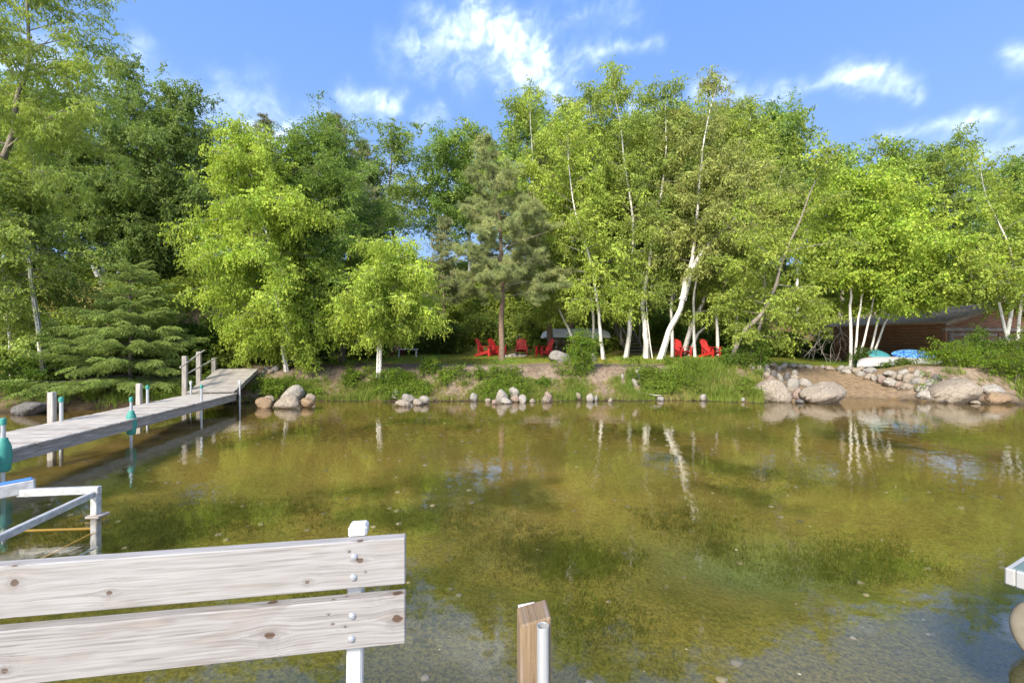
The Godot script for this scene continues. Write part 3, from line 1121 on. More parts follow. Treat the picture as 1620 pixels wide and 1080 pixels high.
# ---------------------------------------------------------------- setting
func sheet(xs: Array, zs: Array) -> ArrayMesh:
	var g := Geo.new()
	var w := xs.size()
	for z in zs:
		for x in xs:
			g.v.append(Vector3(x, gh(x, z), z))
			g.c.append(ground_color(x, z))
			g.t.append(Vector2(x, z))
	for j in zs.size() - 1:
		for k in w - 1:
			var a := j * w + k
			g.i.append_array(PackedInt32Array([a, a + 1, a + w, a + 1, a + w + 1, a + w]))
	var n := PackedVector3Array()
	n.resize(g.v.size())
	for q in range(0, g.i.size(), 3):
		var a := g.i[q]
		var b := g.i[q + 1]
		var c := g.i[q + 2]
		var m := (g.v[b] - g.v[a]).cross(g.v[c] - g.v[a])
		m = m if m.y > 0 else -m
		n[a] += m; n[b] += m; n[c] += m
	for q in n.size():
		n[q] = n[q].normalized()
	g.n = n
	return g.mesh(true, true)

func steps(list: Array) -> Array:
	var o := []
	for k in list:
		var x: float = k[0]
		while x < k[1] - 0.001:
			o.append(x)
			x += k[2]
	o.append(list[-1][1])
	return o

func setting() -> void:
	var gm := StandardMaterial3D.new()
	gm.vertex_color_use_as_albedo = true
	gm.albedo_texture = grey_tex(0.02, 0.55, 1.35, 512, 61, 6)
	gm.detail_enabled = true
	gm.detail_blend_mode = BaseMaterial3D.BLEND_MODE_MUL
	gm.detail_albedo = grey_tex(0.11, 0.6, 1.3, 512, 62, 3)
	gm.uv1_triplanar = true
	gm.uv1_world_triplanar = true
	gm.uv1_scale = Vector3(0.45, 0.45, 0.45)
	gm.roughness = 0.95
	gm.metallic_specular = 0.2
	gm.normal_enabled = true
	gm.normal_texture = M.rough_normal
	gm.normal_scale = 0.8
	var zs := steps([[-170.0, -62.0, 6.0], [-62.0, -40.0, 1.0], [-40.0, -19.0, 0.4], [-19.0, -13.0, 0.2], [-13.0, -11.0, 0.5]])
	struct("ground", sheet(steps([[-170.0, -34.0, 8.0], [-34.0, -24.0, 0.8], [-24.0, 26.0, 0.25], [26.0, 40.0, 0.8], [40.0, 170.0, 8.0]]), zs), gm)
	var bm: StandardMaterial3D = gm.duplicate()
	bm.albedo_texture = grey_tex(0.03, 0.6, 1.35, 1024, 63, 6)
	bm.uv1_scale = Vector3(0.5, 0.5, 0.5)
	struct("lake_bed", sheet(steps([[-170.0, -24.0, 8.0], [-24.0, -14.0, 0.6], [-14.0, 14.0, 0.16], [14.0, 26.0, 0.5], [26.0, 170.0, 8.0]]), steps([[-11.0, -1.0, 0.16], [-1.0, 8.0, 1.0], [8.0, 170.0, 9.0]])), bm)
	# the water: a clear rippled sheet that mirrors the far bank
	var w := StandardMaterial3D.new()
	w.transparency = BaseMaterial3D.TRANSPARENCY_ALPHA
	w.albedo_color = Color(0.30, 0.30, 0.08, 0.05)
	w.roughness = 0.0
	w.metallic_specular = 0.45
	w.normal_enabled = true
	w.normal_texture = normal_tex(0.007, 3.0, 1024, 9, 3)
	w.normal_scale = 0.3
	w.uv1_triplanar = true
	w.uv1_world_triplanar = true
	w.uv1_scale = Vector3(0.28, 0.28, 0.42)
	var pm := BoxMesh.new()
	pm.size = Vector3(340, 0.02, 340)
	struct("lake_water", pm, w).position = Vector3(0, -0.01, 0)

# ---------------------------------------------------------------- trees near enough to know apart
func stem(list: Array) -> Array:
	# each point: pixel column, pixel row, metres from the camera; the first stands on the ground
	var o := []
	for k in list:
		o.append(at(k[0], k[1], k[2]))
	var f: Array = list[0]
	o[0] = on_ground(f[0], f[2])
	return o

func trees() -> void:
	var lime := Color(0.135, 0.20, 0.022)
	var green := Color(0.085, 0.145, 0.02)
	var olive := Color(0.078, 0.125, 0.027)
	var fresh := Color(0.19, 0.25, 0.03)
	# the left edge
	tree("ash_tree", "tall narrow-leaved tree leaning in over the dock at the left edge of the view", "", [
		stem([[-60, 560, 15.5], [-30, 380, 15.4], [10, 230, 15.2], [45, 90, 15.2], [40, -90, 15.2]])],
		{seed = 11, r = 0.15, n = 46, L = 2.7, t0 = 0.28, prof = "vase", el = 0.25, el1 = 1.0, droop = 0.35, step = 0.20, cs = 1.0, twigs = 3.2, bark = M.bark_grey, leaf = CL.ash, col = Color(0.135, 0.190, 0.034), col2 = Color(0.17, 0.225, 0.04)})
	tree("alder_tree", "low bright bushy tree with a pale leaning trunk beside the dock bank", "", [
		stem([[72, 560, 14.9], [48, 430, 14.6], [25, 360, 14.5], [10, 300, 14.4]]), stem([[20, 570, 15.2], [10, 470, 15.0], [-10, 380, 15.0], [-30, 300, 15]])],
		{seed = 12, r = 0.08, n = 34, L = 1.7, t0 = 0.08, prof = "oval", el = 0.1, el1 = 1.0, droop = 0.4, step = 0.17, cs = 0.85, twigs = 4.0, bark = M.birch, leaf = CL.broad, col = Color(0.115, 0.162, 0.03), col2 = Color(0.155, 0.205, 0.036)})
	# dark birches up the slope behind the spruce
	tree("birch_tree", "dark-leaved birch clump with three spreading white trunks on the slope above the spruce", "birches on the shore", [
		stem([[170, 465, 23.5], [135, 395, 23.2], [95, 330, 22.6], [55, 250, 22.3], [40, 170, 22.3]]), stem([[174, 465, 23.6], [158, 400, 23.6], [165, 320, 23.5], [180, 220, 23.4], [185, 110, 23.4]]), stem([[180, 465, 23.6], [198, 395, 23.6], [225, 320, 23.6], [262, 230, 23.4], [290, 165, 23.3]])],
		{seed = 13, r = 0.17, n = 60, L = 3.0, t0 = 0.36, prof = "dome", el = 0.3, el1 = 1.1, droop = 0.45, step = 0.24, cs = 1.15, twigs = 3.0, bark = M.birch, leaf = CL.birch2, col = olive, col2 = Color(0.11, 0.16, 0.034)})
	tree("birch_tree", "dark-leaved birch with a forked white trunk between the birch clump and the light green tree", "birches on the shore", [
		stem([[230, 466, 24.5], [226, 425, 24.4], [245, 385, 24.3], [290, 320, 24.0], [325, 210, 23.8]]), stem([[229, 466, 24.6], [222, 430, 24.6], [212, 385, 24.6], [228, 300, 24.5], [250, 180, 24.4]])],
		{seed = 14, r = 0.14, n = 56, L = 2.7, t0 = 0.36, prof = "dome", el = 0.3, el1 = 1.1, droop = 0.45, step = 0.24, cs = 1.15, twigs = 3.0, bark = M.birch, leaf = CL.birch2, col = olive, col2 = Color(0.11, 0.16, 0.034)})
	spruce("young spruce with layered drooping branches beside the dock ramp", on_ground(205, 15.75), 4.0, 2.25, Color(0.26, 0.34, 0.09), 15)
	# the light green trees right of the ramp
	tree("birch_tree", "light green birch with drooping lower branches over the dock ramp", "birches on the shore", [
		stem([[454, 592, 17.3], [444, 520, 17.2], [436, 440, 17.1], [420, 350, 17.0], [395, 270, 17.0], [378, 215, 17.0]])],
		{seed = 16, r = 0.09, n = 105, L = 2.8, t0 = 0.13, prof = "egg", el = 0.05, el1 = 1.0, droop = 0.5, step = 0.17, cs = 0.95, twigs = 3.6, bark = M.birch, leaf = CL.birch, col = lime, col2 = fresh})
	tree("shade_tree", "round-topped green tree with a thin dark trunk behind the light green birch", "", [
		stem([[483, 575, 18.9], [487, 500, 18.9], [492, 430, 18.8], [488, 330, 18.7], [470, 240, 18.6]])],
		{seed = 17, r = 0.12, n = 52, L = 2.4, t0 = 0.22, prof = "dome", el = 0.2, el1 = 1.0, droop = 0.2, step = 0.20, cs = 1.0, twigs = 3.4, bark = M.bark_dark, leaf = CL.fine, col = Color(0.075, 0.13, 0.02), col2 = Color(0.11, 0.17, 0.025)})
	tree("shade_tree", "tall fresh green tree with a stout dark trunk between the ramp and the weeping birch", "", [
		stem([[541, 575, 19.6], [541, 520, 19.6], [534, 450, 19.5], [522, 360, 19.4], [512, 300, 19.3], [503, 232, 19.3]])],
		{seed = 18, r = 0.16, n = 70, L = 3.0, t0 = 0.28, prof = "oval", el = 0.2, el1 = 1.0, droop = 0.15, step = 0.20, cs = 1.05, twigs = 3.4, bark = M.bark_dark, leaf = CL.fine, col = Color(0.075, 0.125, 0.022), col2 = Color(0.105, 0.165, 0.028)})
	tree("weeping_birch", "small weeping birch on the bank edge, its leaves hanging almost to the ground", "", [
		stem([[597, 603, 17.1], [598, 545, 17.1], [600, 490, 17.1], [610, 430, 17.0], [632, 385, 17.0]]), stem([[600, 603, 17.1], [603, 540, 17.1], [612, 500, 17.0], [640, 470, 16.9]])],
		{seed = 19, r = 0.075, n = 27, L = 1.75, t0 = 0.38, prof = "oval", el = 0.7, el1 = 0.9, droop = 1.15, step = 0.14, cs = 0.85, twigs = 4.2, bark = M.birch, leaf = CL.birch, col = lime, col2 = fresh})
	# the pine in the middle of the lawn edge
	tree("pine_tree", "pine with a bare straight trunk and dull olive needles at the lawn edge", "", [
		stem([[794, 573, 21.3], [794, 480, 21.3], [793, 400, 21.2], [785, 320, 21.2], [765, 238, 21.2]])],
		{seed = 20, r = 0.14, n = 62, L = 2.9, t0 = 0.28, prof = "cone", el = 0.0, el1 = 0.8, droop = -0.12, step = 0.18, cs = 1.05, twigs = 3.4, along = false, bark = M.bark_pine, leaf = CL.pine, mat = M.needle, col = Color(0.098, 0.13, 0.034), col2 = Color(0.135, 0.155, 0.042), bare = 0.35})
	# birches of the middle
	var mid := {seed = 0, r = 0.13, n = 46, L = 2.7, t0 = 0.40, bare = 0.35, prof = "oval", el = 0.35, el1 = 1.1, lean = Vector3(0, 0, -0.5), droop = 0.45, step = 0.21, cs = 1.1, twigs = 3.7, bark = M.birch, leaf = CL.birch, col = Color(0.115, 0.165, 0.022), col2 = Color(0.16, 0.215, 0.03)}
	var births := [
		["straight white birch just left of the stairs", [[[990, 572, 23.4], [994, 532, 23.4], [998, 480, 23.3], [999, 407, 23.3], [1000, 330, 23.2], [985, 230, 23.1], [968, 118, 23.0]]], {L = 2.3, t0 = 0.32}],
		["slender birch leaning left in front of the canoe", [[[920, 556, 24.4], [903, 527, 24.3], [885, 490, 24.2], [862, 420, 24.0], [845, 300, 23.8], [838, 160, 23.8]]], {r = 0.09, L = 2.3, t0 = 0.36}],
		["grey-trunked birch beside the big lawn boulder", [[[955, 574, 22.4], [951, 530, 22.4], [946, 480, 22.3], [930, 400, 22.1], [905, 310, 22.0], [897, 190, 22.0]]], {r = 0.10, L = 2.4, t0 = 0.36, col = Color(0.14, 0.20, 0.024), col2 = Color(0.20, 0.26, 0.035)}],
		["birch with pale speckled bark behind the leafy bush", [[[937, 560, 25.0], [939, 516, 25.0], [932, 420, 25.0], [944, 300, 24.9], [930, 150, 24.8]]], {r = 0.10, L = 2.3, col = Color(0.095, 0.145, 0.022), col2 = Color(0.13, 0.175, 0.028)}],
		["thick speckled birch just right of the stairs", [[[1022, 572, 23.3], [1022, 532, 23.3], [1016, 490, 23.3], [1030, 400, 23.4], [1048, 290, 23.4], [1056, 150, 23.4]]], {r = 0.17, L = 2.2, t0 = 0.45, col = Color(0.10, 0.15, 0.024), col2 = Color(0.13, 0.18, 0.03)}],
		["big white birch leaning right, forked above, beside the pair of chairs", [[[1043, 573, 22.3], [1059, 527, 22.3], [1075, 489, 22.3], [1085, 445, 22.3], [1097, 405, 22.3], [1103, 330, 22.3], [1112, 230, 22.3], [1135, 140, 22.3]], [[1080, 470, 22.3], [1104, 410, 22.2], [1131, 380, 22.0], [1165, 340, 21.8], [1190, 270, 21.7]]], {r = 0.16, L = 2.4, t0 = 0.48, col = Color(0.12, 0.15, 0.03), col2 = Color(0.16, 0.19, 0.04)}],
		["upright thin birch behind the leaning birch", [[[1064, 568, 24.2], [1063, 489, 24.2], [1062, 420, 24.2], [1066, 320, 24.2], [1078, 190, 24.2]]], {r = 0.09, L = 2.0, t0 = 0.46, col = Color(0.085, 0.135, 0.022), col2 = Color(0.11, 0.16, 0.028)}],
		["grey-white birch leaning right behind the pair of chairs, with a crooked low arm", [[[1080, 556, 25.2], [1092, 518, 25.2], [1107, 488, 25.2], [1130, 430, 25.1], [1150, 380, 25.0], [1170, 280, 25.0], [1190, 170, 25.0]], [[1087, 560, 25.5], [1102, 532, 25.5], [1121, 512, 25.5], [1150, 475, 25.6], [1200, 390, 25.8], [1240, 260, 25.8]]], {r = 0.14, L = 2.6, t0 = 0.44, col = Color(0.095, 0.14, 0.022), col2 = Color(0.13, 0.175, 0.028)}],
		["slender white birch behind the stairs' right rail", [[[1024, 556, 26.8], [1016, 470, 26.8], [1022, 380, 26.8], [1032, 290, 26.8], [1030, 190, 26.8]]], {r = 0.085, L = 1.9, t0 = 0.5}],
		["slender white birch between the two leaning birches", [[[1100, 560, 24.0], [1098, 480, 24.0], [1106, 390, 24.0], [1103, 290, 24.0], [1090, 190, 24.0]]], {r = 0.08, L = 1.8, t0 = 0.55}],
		["slender birch with a bent top left of the maple's crown", [[[1160, 560, 25.0], [1168, 470, 25.0], [1160, 390, 25.0], [1180, 300, 25.0], [1215, 200, 25.0]]], {r = 0.085, L = 1.9, t0 = 0.5}],
		["slim birch behind the single red chair", [[[1137, 564, 24.6], [1134, 508, 24.6], [1137, 480, 24.6], [1150, 434, 24.6], [1155, 330, 24.6], [1175, 190, 24.6]]], {r = 0.09, L = 2.2, t0 = 0.4}],
	]
	for k in births.size():
		var o := mid.duplicate()
		o.merge(births[k][2], true)
		o.seed = 30 + k
		if births[k][1].size() > 1 or births[k][2].t0 >= 0.5 if births[k][2].has("t0") else false:
			o.n = 34
		var ss := []
		for q in births[k][1].size():
			var s: Array = stem(births[k][1][q])
			if k == 5 and q == 1:
				s[0] = at(1080, 470, 22.3)
			ss.append(s)
		tree("birch_tree", births[k][0], "birches on the shore", ss, o)
	# the leaning maple on the bank and the clump of white stems in front of the boathouse
	tree("maple_tree", "maple with a crooked grey trunk leaning right out of the bank left of the beach", "", [
		stem([[1143, 598, 17.7], [1150, 580, 17.7], [1176, 528, 17.8], [1207, 495, 17.8], [1222, 465, 17.8], [1236, 420, 17.8], [1256, 372, 17.8], [1285, 300, 17.8], [1320, 235, 17.8]]), stem([[1165, 588, 18.2], [1190, 555, 18.3], [1206, 500, 18.5], [1210, 430, 18.5], [1190, 350, 18.4]])],
		{seed = 45, r = 0.105, n = 16, L = 1.9, t0 = 0.34, prof = "vase", el = 0.2, el1 = 0.8, droop = 0.3, step = 0.20, cs = 1.0, twigs = 2.6, bark = M.bark_grey, leaf = CL.broad, col = Color(0.125, 0.175, 0.022), col2 = Color(0.17, 0.22, 0.03)})
	tree("maple_tree", "clump of five slender white stems with bright maple leaves before the boathouse", "", [
		stem([[1347, 572, 20.3], [1346, 483, 20.3], [1349, 440, 20.3], [1345, 350, 20.3], [1340, 285, 20.3]]), stem([[1351, 572, 20.3], [1359, 502, 20.2], [1369, 446, 20.1], [1378, 370, 20.0], [1380, 290, 20.0]]), stem([[1355, 572, 20.4], [1376, 505, 20.3], [1387, 457, 20.2], [1402, 390, 20.0], [1420, 320, 19.9]]),
		stem([[1371, 573, 20.6], [1390, 508, 20.4], [1406, 471, 20.2], [1440, 420, 19.9], [1475, 380, 19.6]]), stem([[1373, 573, 20.7], [1401, 511, 20.5], [1412, 492, 20.3], [1450, 460, 19.8], [1500, 440, 19.4]])],
		{seed = 46, r = 0.07, n = 28, L = 2.2, t0 = 0.48, prof = "dome", el = 0.35, el1 = 0.9, droop = 0.2, step = 0.20, cs = 1.05, twigs = 3.0, bark = M.birch, leaf = CL.broad, col = Color(0.13, 0.20, 0.02), col2 = Color(0.20, 0.26, 0.03)})
	tree("birch_tree", "white birch forking over the corner of the boathouse at the right edge", "birches on the shore", [
		stem([[1585, 575, 18.4], [1594, 531, 18.4], [1603, 483, 18.4], [1606, 460, 18.4], [1600, 400, 18.3], [1565, 320, 18.2], [1550, 250, 18.2]]), stem([[1605, 465, 18.4], [1622, 440, 18.4], [1640, 380, 18.4], [1650, 300, 18.4]]), stem([[1603, 480, 18.4], [1575, 457, 18.2], [1546, 443, 18.0], [1520, 420, 17.9]])],
		{seed = 47, r = 0.085, n = 26, L = 2.0, t0 = 0.3, prof = "dome", el = 0.3, el1 = 0.9, droop = 0.35, step = 0.20, cs = 1.0, twigs = 3.0, bark = M.birch, leaf = CL.birch2, col = Color(0.125, 0.18, 0.024), col2 = Color(0.18, 0.23, 0.03)})

# ---------------------------------------------------------------- the wood behind
func far_trees() -> void:
	var proto := []
	var base := Vector3(0, 0, -30)
	var green := Color(0.085, 0.13, 0.02)
	var opts := [
		{seed = 61, r = 0.16, n = 46, L = 2.8, t0 = 0.34, prof = "oval", el = 0.3, el1 = 1.1, droop = 0.2, step = 0.34, cs = 1.15, twigs = 2.2, bark = M.bark_grey, leaf = CL.far, col = Color(0.090, 0.152, 0.029), col2 = Color(0.130, 0.195, 0.031), wood = false},
		{seed = 62, r = 0.14, n = 42, L = 2.5, t0 = 0.34, prof = "vase", el = 0.4, el1 = 1.1, droop = 0.3, step = 0.34, cs = 1.1, twigs = 2.2, bark = M.birch, leaf = CL.far, col = Color(0.10, 0.155, 0.022), col2 = Color(0.15, 0.20, 0.03), wood = false},
		{seed = 63, r = 0.17, n = 42, L = 3.0, t0 = 0.42, prof = "dome", el = 0.2, el1 = 1.1, droop = 0.15, step = 0.36, cs = 1.1, twigs = 1.9, bark = M.bark_dark, leaf = CL.far, col = Color(0.088, 0.136, 0.029), col2 = Color(0.128, 0.180, 0.030), wood = false},
		{seed = 64, r = 0.18, n = 50, L = 2.0, t0 = 0.34, prof = "cone", el = 0.1, el1 = 0.9, droop = -0.15, step = 0.26, cs = 1.05, twigs = 2.4, bark = M.bark_pine, leaf = CL.pinefar, mat = M.needle, col = Color(0.090, 0.117, 0.036), col2 = Color(0.133, 0.140, 0.048), wood = false},
		{seed = 65, r = 0.18, n = 34, L = 2.0, t0 = 0.5, prof = "cone", el = 0.2, el1 = 1.2, droop = -0.4, step = 0.30, cs = 0.9, twigs = 1.7, bark = M.bark_pine, leaf = CL.pinefar, mat = M.needle, col = Color(0.075, 0.09, 0.028), col2 = Color(0.11, 0.115, 0.04), wood = false},
	]
	var names := ["wood_tree", "wood_birch", "oak_tree", "pine_tree", "pine_tree"]
	for k in 5:
		rng.seed = 300 + k
		var st := [base, base + Vector3(rr(-0.3, 0.3), 4, rr(-0.2, 0.2)), base + Vector3(rr(-0.5, 0.5), 8, rr(-0.3, 0.3)), base + Vector3(rr(-0.6, 0.6), 12, rr(-0.3, 0.3))]
		proto.append(tree(names[k], "", "trees of the wood behind the lawn", [st], opts[k]))
	# kind, pixel column of the trunk, metres away, pixel row of the top, what sets it apart
	var spots := [
		[4, 410, 33, 166, "bare-topped pine standing clear of the birches, left of two"], [3, 522, 32, 160, "dark pine rising behind the fresh green tree"], [3, 566, 33, 205, "shorter dark pine beside the tall dark pine"],
		[2, 622, 31, 185, "thin-crowned tree with sky showing under its leaves, left of the gap"], [0, 700, 33, 205, "leafy dark tree right of the sky gap"], [1, 742, 35, 186, "pale green tree behind the top of the lawn pine"],
		[0, 835, 31, 150, "broad green tree behind the left end of the canoe"], [1, 900, 33, 165, "light tree behind the leaning birch by the canoe"], [2, 985, 31, 190, "dark-trunked tree left of the stair foot"], [0, 1065, 34, 165, "tree standing straight above the stair top"],
		[1, 1140, 31, 165, "pale tree behind the grey-white leaning birch"], [0, 1205, 33, 165, "tree behind the maple that leans from the bank"], [1, 1262, 31, 190, "airy tree whose top stands against the open sky by the lens cloud"], [0, 1330, 33, 225, "bushy tree above the bare brown path"], [1, 1405, 32, 212, "light tree behind the five white stems"],
		[2, 1470, 33, 225, "dark tree over the boathouse roof ridge"], [1, 1520, 34, 210, "tall pale tree with a wind-bent top over the boathouse"], [0, 1590, 29, 250, "green tree over the far end of the boathouse"], [1, 1660, 30, 235, "tree at the right edge of the wood"], [3, 1600, 36, 245, "pine half hidden behind the last tree over the boathouse"],
		[0, 330, 30, 225, "green tree between the dark birches and the light green birch"], [2, 265, 33, 190, "dark tree filling the slope behind the forked birch"], [0, 110, 31, 150, "dark tree above the three-trunked birch clump"], [2, 20, 27, 120, "dark tree behind the narrow-leaved tree at the left edge"], [3, 62, 24, 330, "dark spreading fir low on the slope behind the birch clump"],
		[3, 700, 29, 330, "dull pine behind the weeping birch"], [2, 770, 38, 215, "tree far behind the lawn pine"], [1, 460, 28, 250, "light tree behind the round-topped tree"], [0, 390, 37, 225, "tree far behind the light green birch"],
		[0, 1010, 39, 180, "tree far up behind the straight white birch"], [2, 1240, 38, 225, "dark tree far behind the maple"], [1, 870, 38, 190, "tree far behind the firewood"], [0, 1430, 39, 245, "tree far behind the five white stems"], [3, 590, 37, 262, "dark conifer far behind the sky gap"], [0, 1120, 38, 190, "tree far behind the single red chair"],
		[0, -70, 26, 60, "tall tree beyond the left edge of the dock bank"], [0, 1740, 26, 200, "tree beyond the boathouse at the far right"], [2, -160, 24, 150, "dark tree beyond the left edge up the slope"], [1, 1830, 25, 230, "light tree past the right end of the boathouse"],
		[0, -290, 25, 110, "leafy tree standing outside the view, first beyond the dark slope tree on the left"], [1, -420, 28, 150, "light tree outside the view, second beyond the dark slope tree on the left"], [2, -560, 30, 140, "dark tree outside the view, third beyond the dark slope tree on the left"], [0, 1980, 25, 230, "tree outside the view, past the light tree at the boathouse's right end"],
		[4, 870, 27.5, 190, "pine with a bare brown trunk at the left end of the canoe"], [4, 903, 28.5, 200, "pine with a dark trunk in front of the firewood"], [2, 975, 28.5, 190, "tree with a stout dark trunk between canoe and stairs"],
	]
	var seen := {}
	for s in spots:
		var o: Node3D = proto[s[0]]
		var away: float = s[2] + (3.5 if s[1] > 590 and s[1] < 1320 and s[2] >= 30 else 0.0)
		var p := on_ground(s[1], away)
		var sc := (at(s[1], s[3], away).y - p.y) / 13.4
		rng.seed = int(s[1]) + 5000
		var turn := rr(0, TAU)
		if seen.has(s[0]):
			again(o, p, s[4], turn, sc)
		else:
			seen[s[0]] = true
			o.position = p
			o.rotation.y = turn
			o.scale = Vector3(sc, sc, sc)
			o.set_meta("label", s[4])

func undergrowth() -> void:
	rng.seed = 71
	var broad := []
	var bt := []
	# what grows over the wooded slope, as one mass
	for k in 19000:
		var x := rr(-30, 34)
		var z := rr(-46, -16)
		var s := shore(x) - z
		var w := 1.0 - smoothstep(-11.0, -9.0, x + 0.18 * maxf(s - 3.0, 0.0))
		var start := lerpf(lerpf(11.2, 13.2, smoothstep(9.0, 12.0, x)), 1.6, w)
		if s < start + rr(0.0, 1.5) or patch.get_noise_2d(x * 14.0, z * 14.0) < -0.18:
			continue
		if absf(x - 19.2) < 1.3 and s > 12.0 and s < 19.0 or w > 0.5 and absf(s - 6.6) < 0.9 and rng.randf() < 0.75:
			continue
		if s > 22 and rng.randf() < 0.4:
			continue
		var sc := rr(0.8, 1.7)
		broad.append(Transform3D((Basis(Vector3.UP, rr(0, TAU)) * Basis(Vector3.RIGHT, rr(-0.5, 0.5))).scaled(Vector3(sc, sc, sc)), Vector3(x, gh(x, z) + rr(0.1, 0.75), z)))
		var v := rr(0.65, 1.3)
		var m := clampf(patch.get_noise_2d(x * 7.0, z * 7.0 + 40.0) + 0.4, 0, 1)
		bt.append(Color(lerpf(0.22, 0.36, m) * v, lerpf(0.30, 0.43, m) * v, 0.07 * v))
	var o := copies("undergrowth", CL.far, M.leaf, broad, bt, self)
	tag(o, "leafy undergrowth covering the wooded slope behind the lawn", "undergrowth")
	# tall grass on the bank
	var gt := []
	var gc := []
	for k in 30000:
		var x := rr(-11.5, 10.0) if k % 5 else rr(-24, 24)
		var s := rr(0.02, 2.6) if k % 3 else rr(0.02, 1.2)
		var z := shore(x) - s
		var n := patch.get_noise_2d(x * 13.0, z * 13.0)
		var dens := 0.78 + n * 1.1 - smoothstep(0.75, 1.45, s) * 1.1 * (1.0 - 0.75 * smoothstep(5.5, 9.0, x))
		if x < -3.0: dens -= 0.35 * smoothstep(0.5, 1.2, s)
		if beach(x, z) > 0.05 or rng.randf() > dens or x > 13.0 and s > 1.6 or on_stone(x, z):
			continue
		var sc := rr(0.4, 1.1) * (0.62 + 0.4 * smoothstep(4.0, 9.0, x) + 0.5 * n)
		gt.append(Transform3D((Basis(Vector3.UP, rr(0, TAU)) * Basis(Vector3.RIGHT, rr(-0.15, 0.15))).scaled(Vector3(sc, sc, sc)), Vector3(x, gh(x, z) - 0.02, z)))
		var v := rr(0.7, 1.25)
		var dry := clampf(rr(-0.45, 1.0) - n * 1.6, 0, 1) * 0.85
		gc.append(Color(lerpf(0.19, 0.40, dry) * v, lerpf(0.27, 0.34, dry) * v, lerpf(0.045, 0.13, dry) * v))
	o = copies("bank_grass", CL.grass, M.blade, gt, gc, self)
	tag(o, "tall wild grass growing along the water's edge and up the bank", "grass")
	# short grass of the lawn
	gt = []
	gc = []
	for k in 26000:
		var x := rr(-9.5, 19.0)
		var s := rr(2.6, 11.5) if x < 9.0 else rr(3.9, 13.5)
		var z := shore(x) - s
		var n := patch.get_noise_2d(x * 10.0, z * 10.0)
		if s < 3.0 + rr(0, 0.8) - n and x < 9.0 or rng.randf() > 0.75 + n or beach(x, z) > 0.3 and s < 4.3:
			continue
		var sc := rr(0.6, 1.4)
		gt.append(Transform3D(Basis(Vector3.UP, rr(0, TAU)).scaled(Vector3(sc, sc, sc)), Vector3(x, gh(x, z) - 0.01, z)))
		var v := rr(0.75, 1.25)
		gc.append(Color((0.26 - n * 0.15) * v, 0.29 * v, 0.055 * v))
	o = copies("lawn_grass", CL.lawn, M.blade, gt, gc, self)
	tag(o, "mown grass of the lawn between the bank and the wood", "grass")
	# weed on the lake bed
	gt = []
	gc = []
	var beds := [[300, 815, 2.3, 0.75, 1500], [215, 850, 1.2, 0.5, 500], [905, 870, 0.75, 0.5, 900], [830, 850, 1.0, 0.7, 260], [1095, 815, 0.9, 0.7, 420], [1150, 842, 0.5, 0.3, 120], [1310, 860, 1.2, 0.5, 500], [1400, 880, 0.8, 0.3, 260], [700, 815, 1.4, 0.6, 260], [940, 960, 0.7, 0.5, 240], [1200, 760, 2.0, 0.8, 260], [560, 935, 0.8, 0.5, 300]]
	for b in beds:
		var c := lake_hit(b[0], b[1])
		for k in b[4]:
			var a := rr(0, TAU)
			var r := sqrt(-log(maxf(rng.randf(), 0.02))) * 0.62
			var x = c.x + cos(a) * r * b[2] + sin(a) * r * 0.25
			var z = c.z + sin(a) * r * b[3] - cos(a) * r * b[2] * 0.22
			if gh(x, z) > -0.22: continue
			var sc := rr(0.6, 1.2)
			gt.append(Transform3D(Basis(Vector3.UP, rr(0, TAU)).scaled(Vector3(sc, sc * 0.85, sc)), Vector3(x, gh(x, z) - 0.02, z)))
			var v := rr(0.7, 1.3)
			gc.append(Color(0.06 * v, 0.068 * v, 0.007 * v))
	o = copies("water_weed", CL.weed, M.blade, gt, gc, self)
	tag(o, "dark green weed growing in patches on the lake bed", "water weed")
	# pebbles on the lake bed, and petals and scum that float
	gt = []
	gc = []
	for k in 420:
		var x := rr(-9, 11)
		var z := rr(-16.2, -3.0)
		var y := gh(x, z)
		if y > 0.0: continue
		var sz := rr(0.015, 0.05) * (1.0 if k % 9 else 1.4)
		gt.append(Transform3D(Basis(Vector3.UP, rr(0, TAU)).scaled(Vector3(sz * 1.2, sz * 0.6, sz)), Vector3(x, y, z)))
		var v := rr(0.07, 0.24)
		gc.append(Color(v * 1.1, v * 0.92, v * 0.55))
	var pm := StandardMaterial3D.new()
	pm.vertex_color_use_as_albedo = true
	pm.roughness = 0.9
	o = copies("lake_pebbles", stones[0], pm, gt, gc, self)
	tag(o, "small stones strewn over the lake bed", "pebbles")
	gt = []
	gc = []
	for k in 45:
		var x := rr(-6, 8)
		var z := rr(-14.0, -2.6)
		var sz := rr(0.004, 0.010)
		gt.append(Transform3D(Basis(Vector3.UP, rr(0, TAU)).scaled(Vector3(sz * 1.4, 0.002, sz)), Vector3(x, 0.002, z)))
		var v := rr(0.25, 0.5)
		gc.append(Color(v, v * 0.95, v * 0.7))
	o = copies("floating_petals", stones[1], pm, gt, gc, self)
	tag(o, "pale petals and specks floating on the lake surface", "petals")
	# low leafy herbs on the bank
	gt = []
	gc = []
	for k in 2600:
		var x := rr(-11.0, 10.0) if k % 4 else rr(-22, 22)
		var s := rr(0.2, 1.4) if k % 3 else rr(0.2, 2.7)
		var z := shore(x) - s
		var n := patch.get_noise_2d(x * 16.0 + 90.0, z * 16.0)
		if s > 1.4 and x < 5.0 and rng.randf() < 0.7 or n < 0.06 - 0.1 * smoothstep(2.0, 7.0, x) or beach(x, z) > 0.05: continue
		var sc := rr(0.7, 1.5)
		gt.append(Transform3D(Basis(Vector3.UP, rr(0, TAU)).scaled(Vector3(sc, sc, sc)), Vector3(x, gh(x, z) + rr(0.05, 0.28), z)))
		var v := rr(0.7, 1.3)
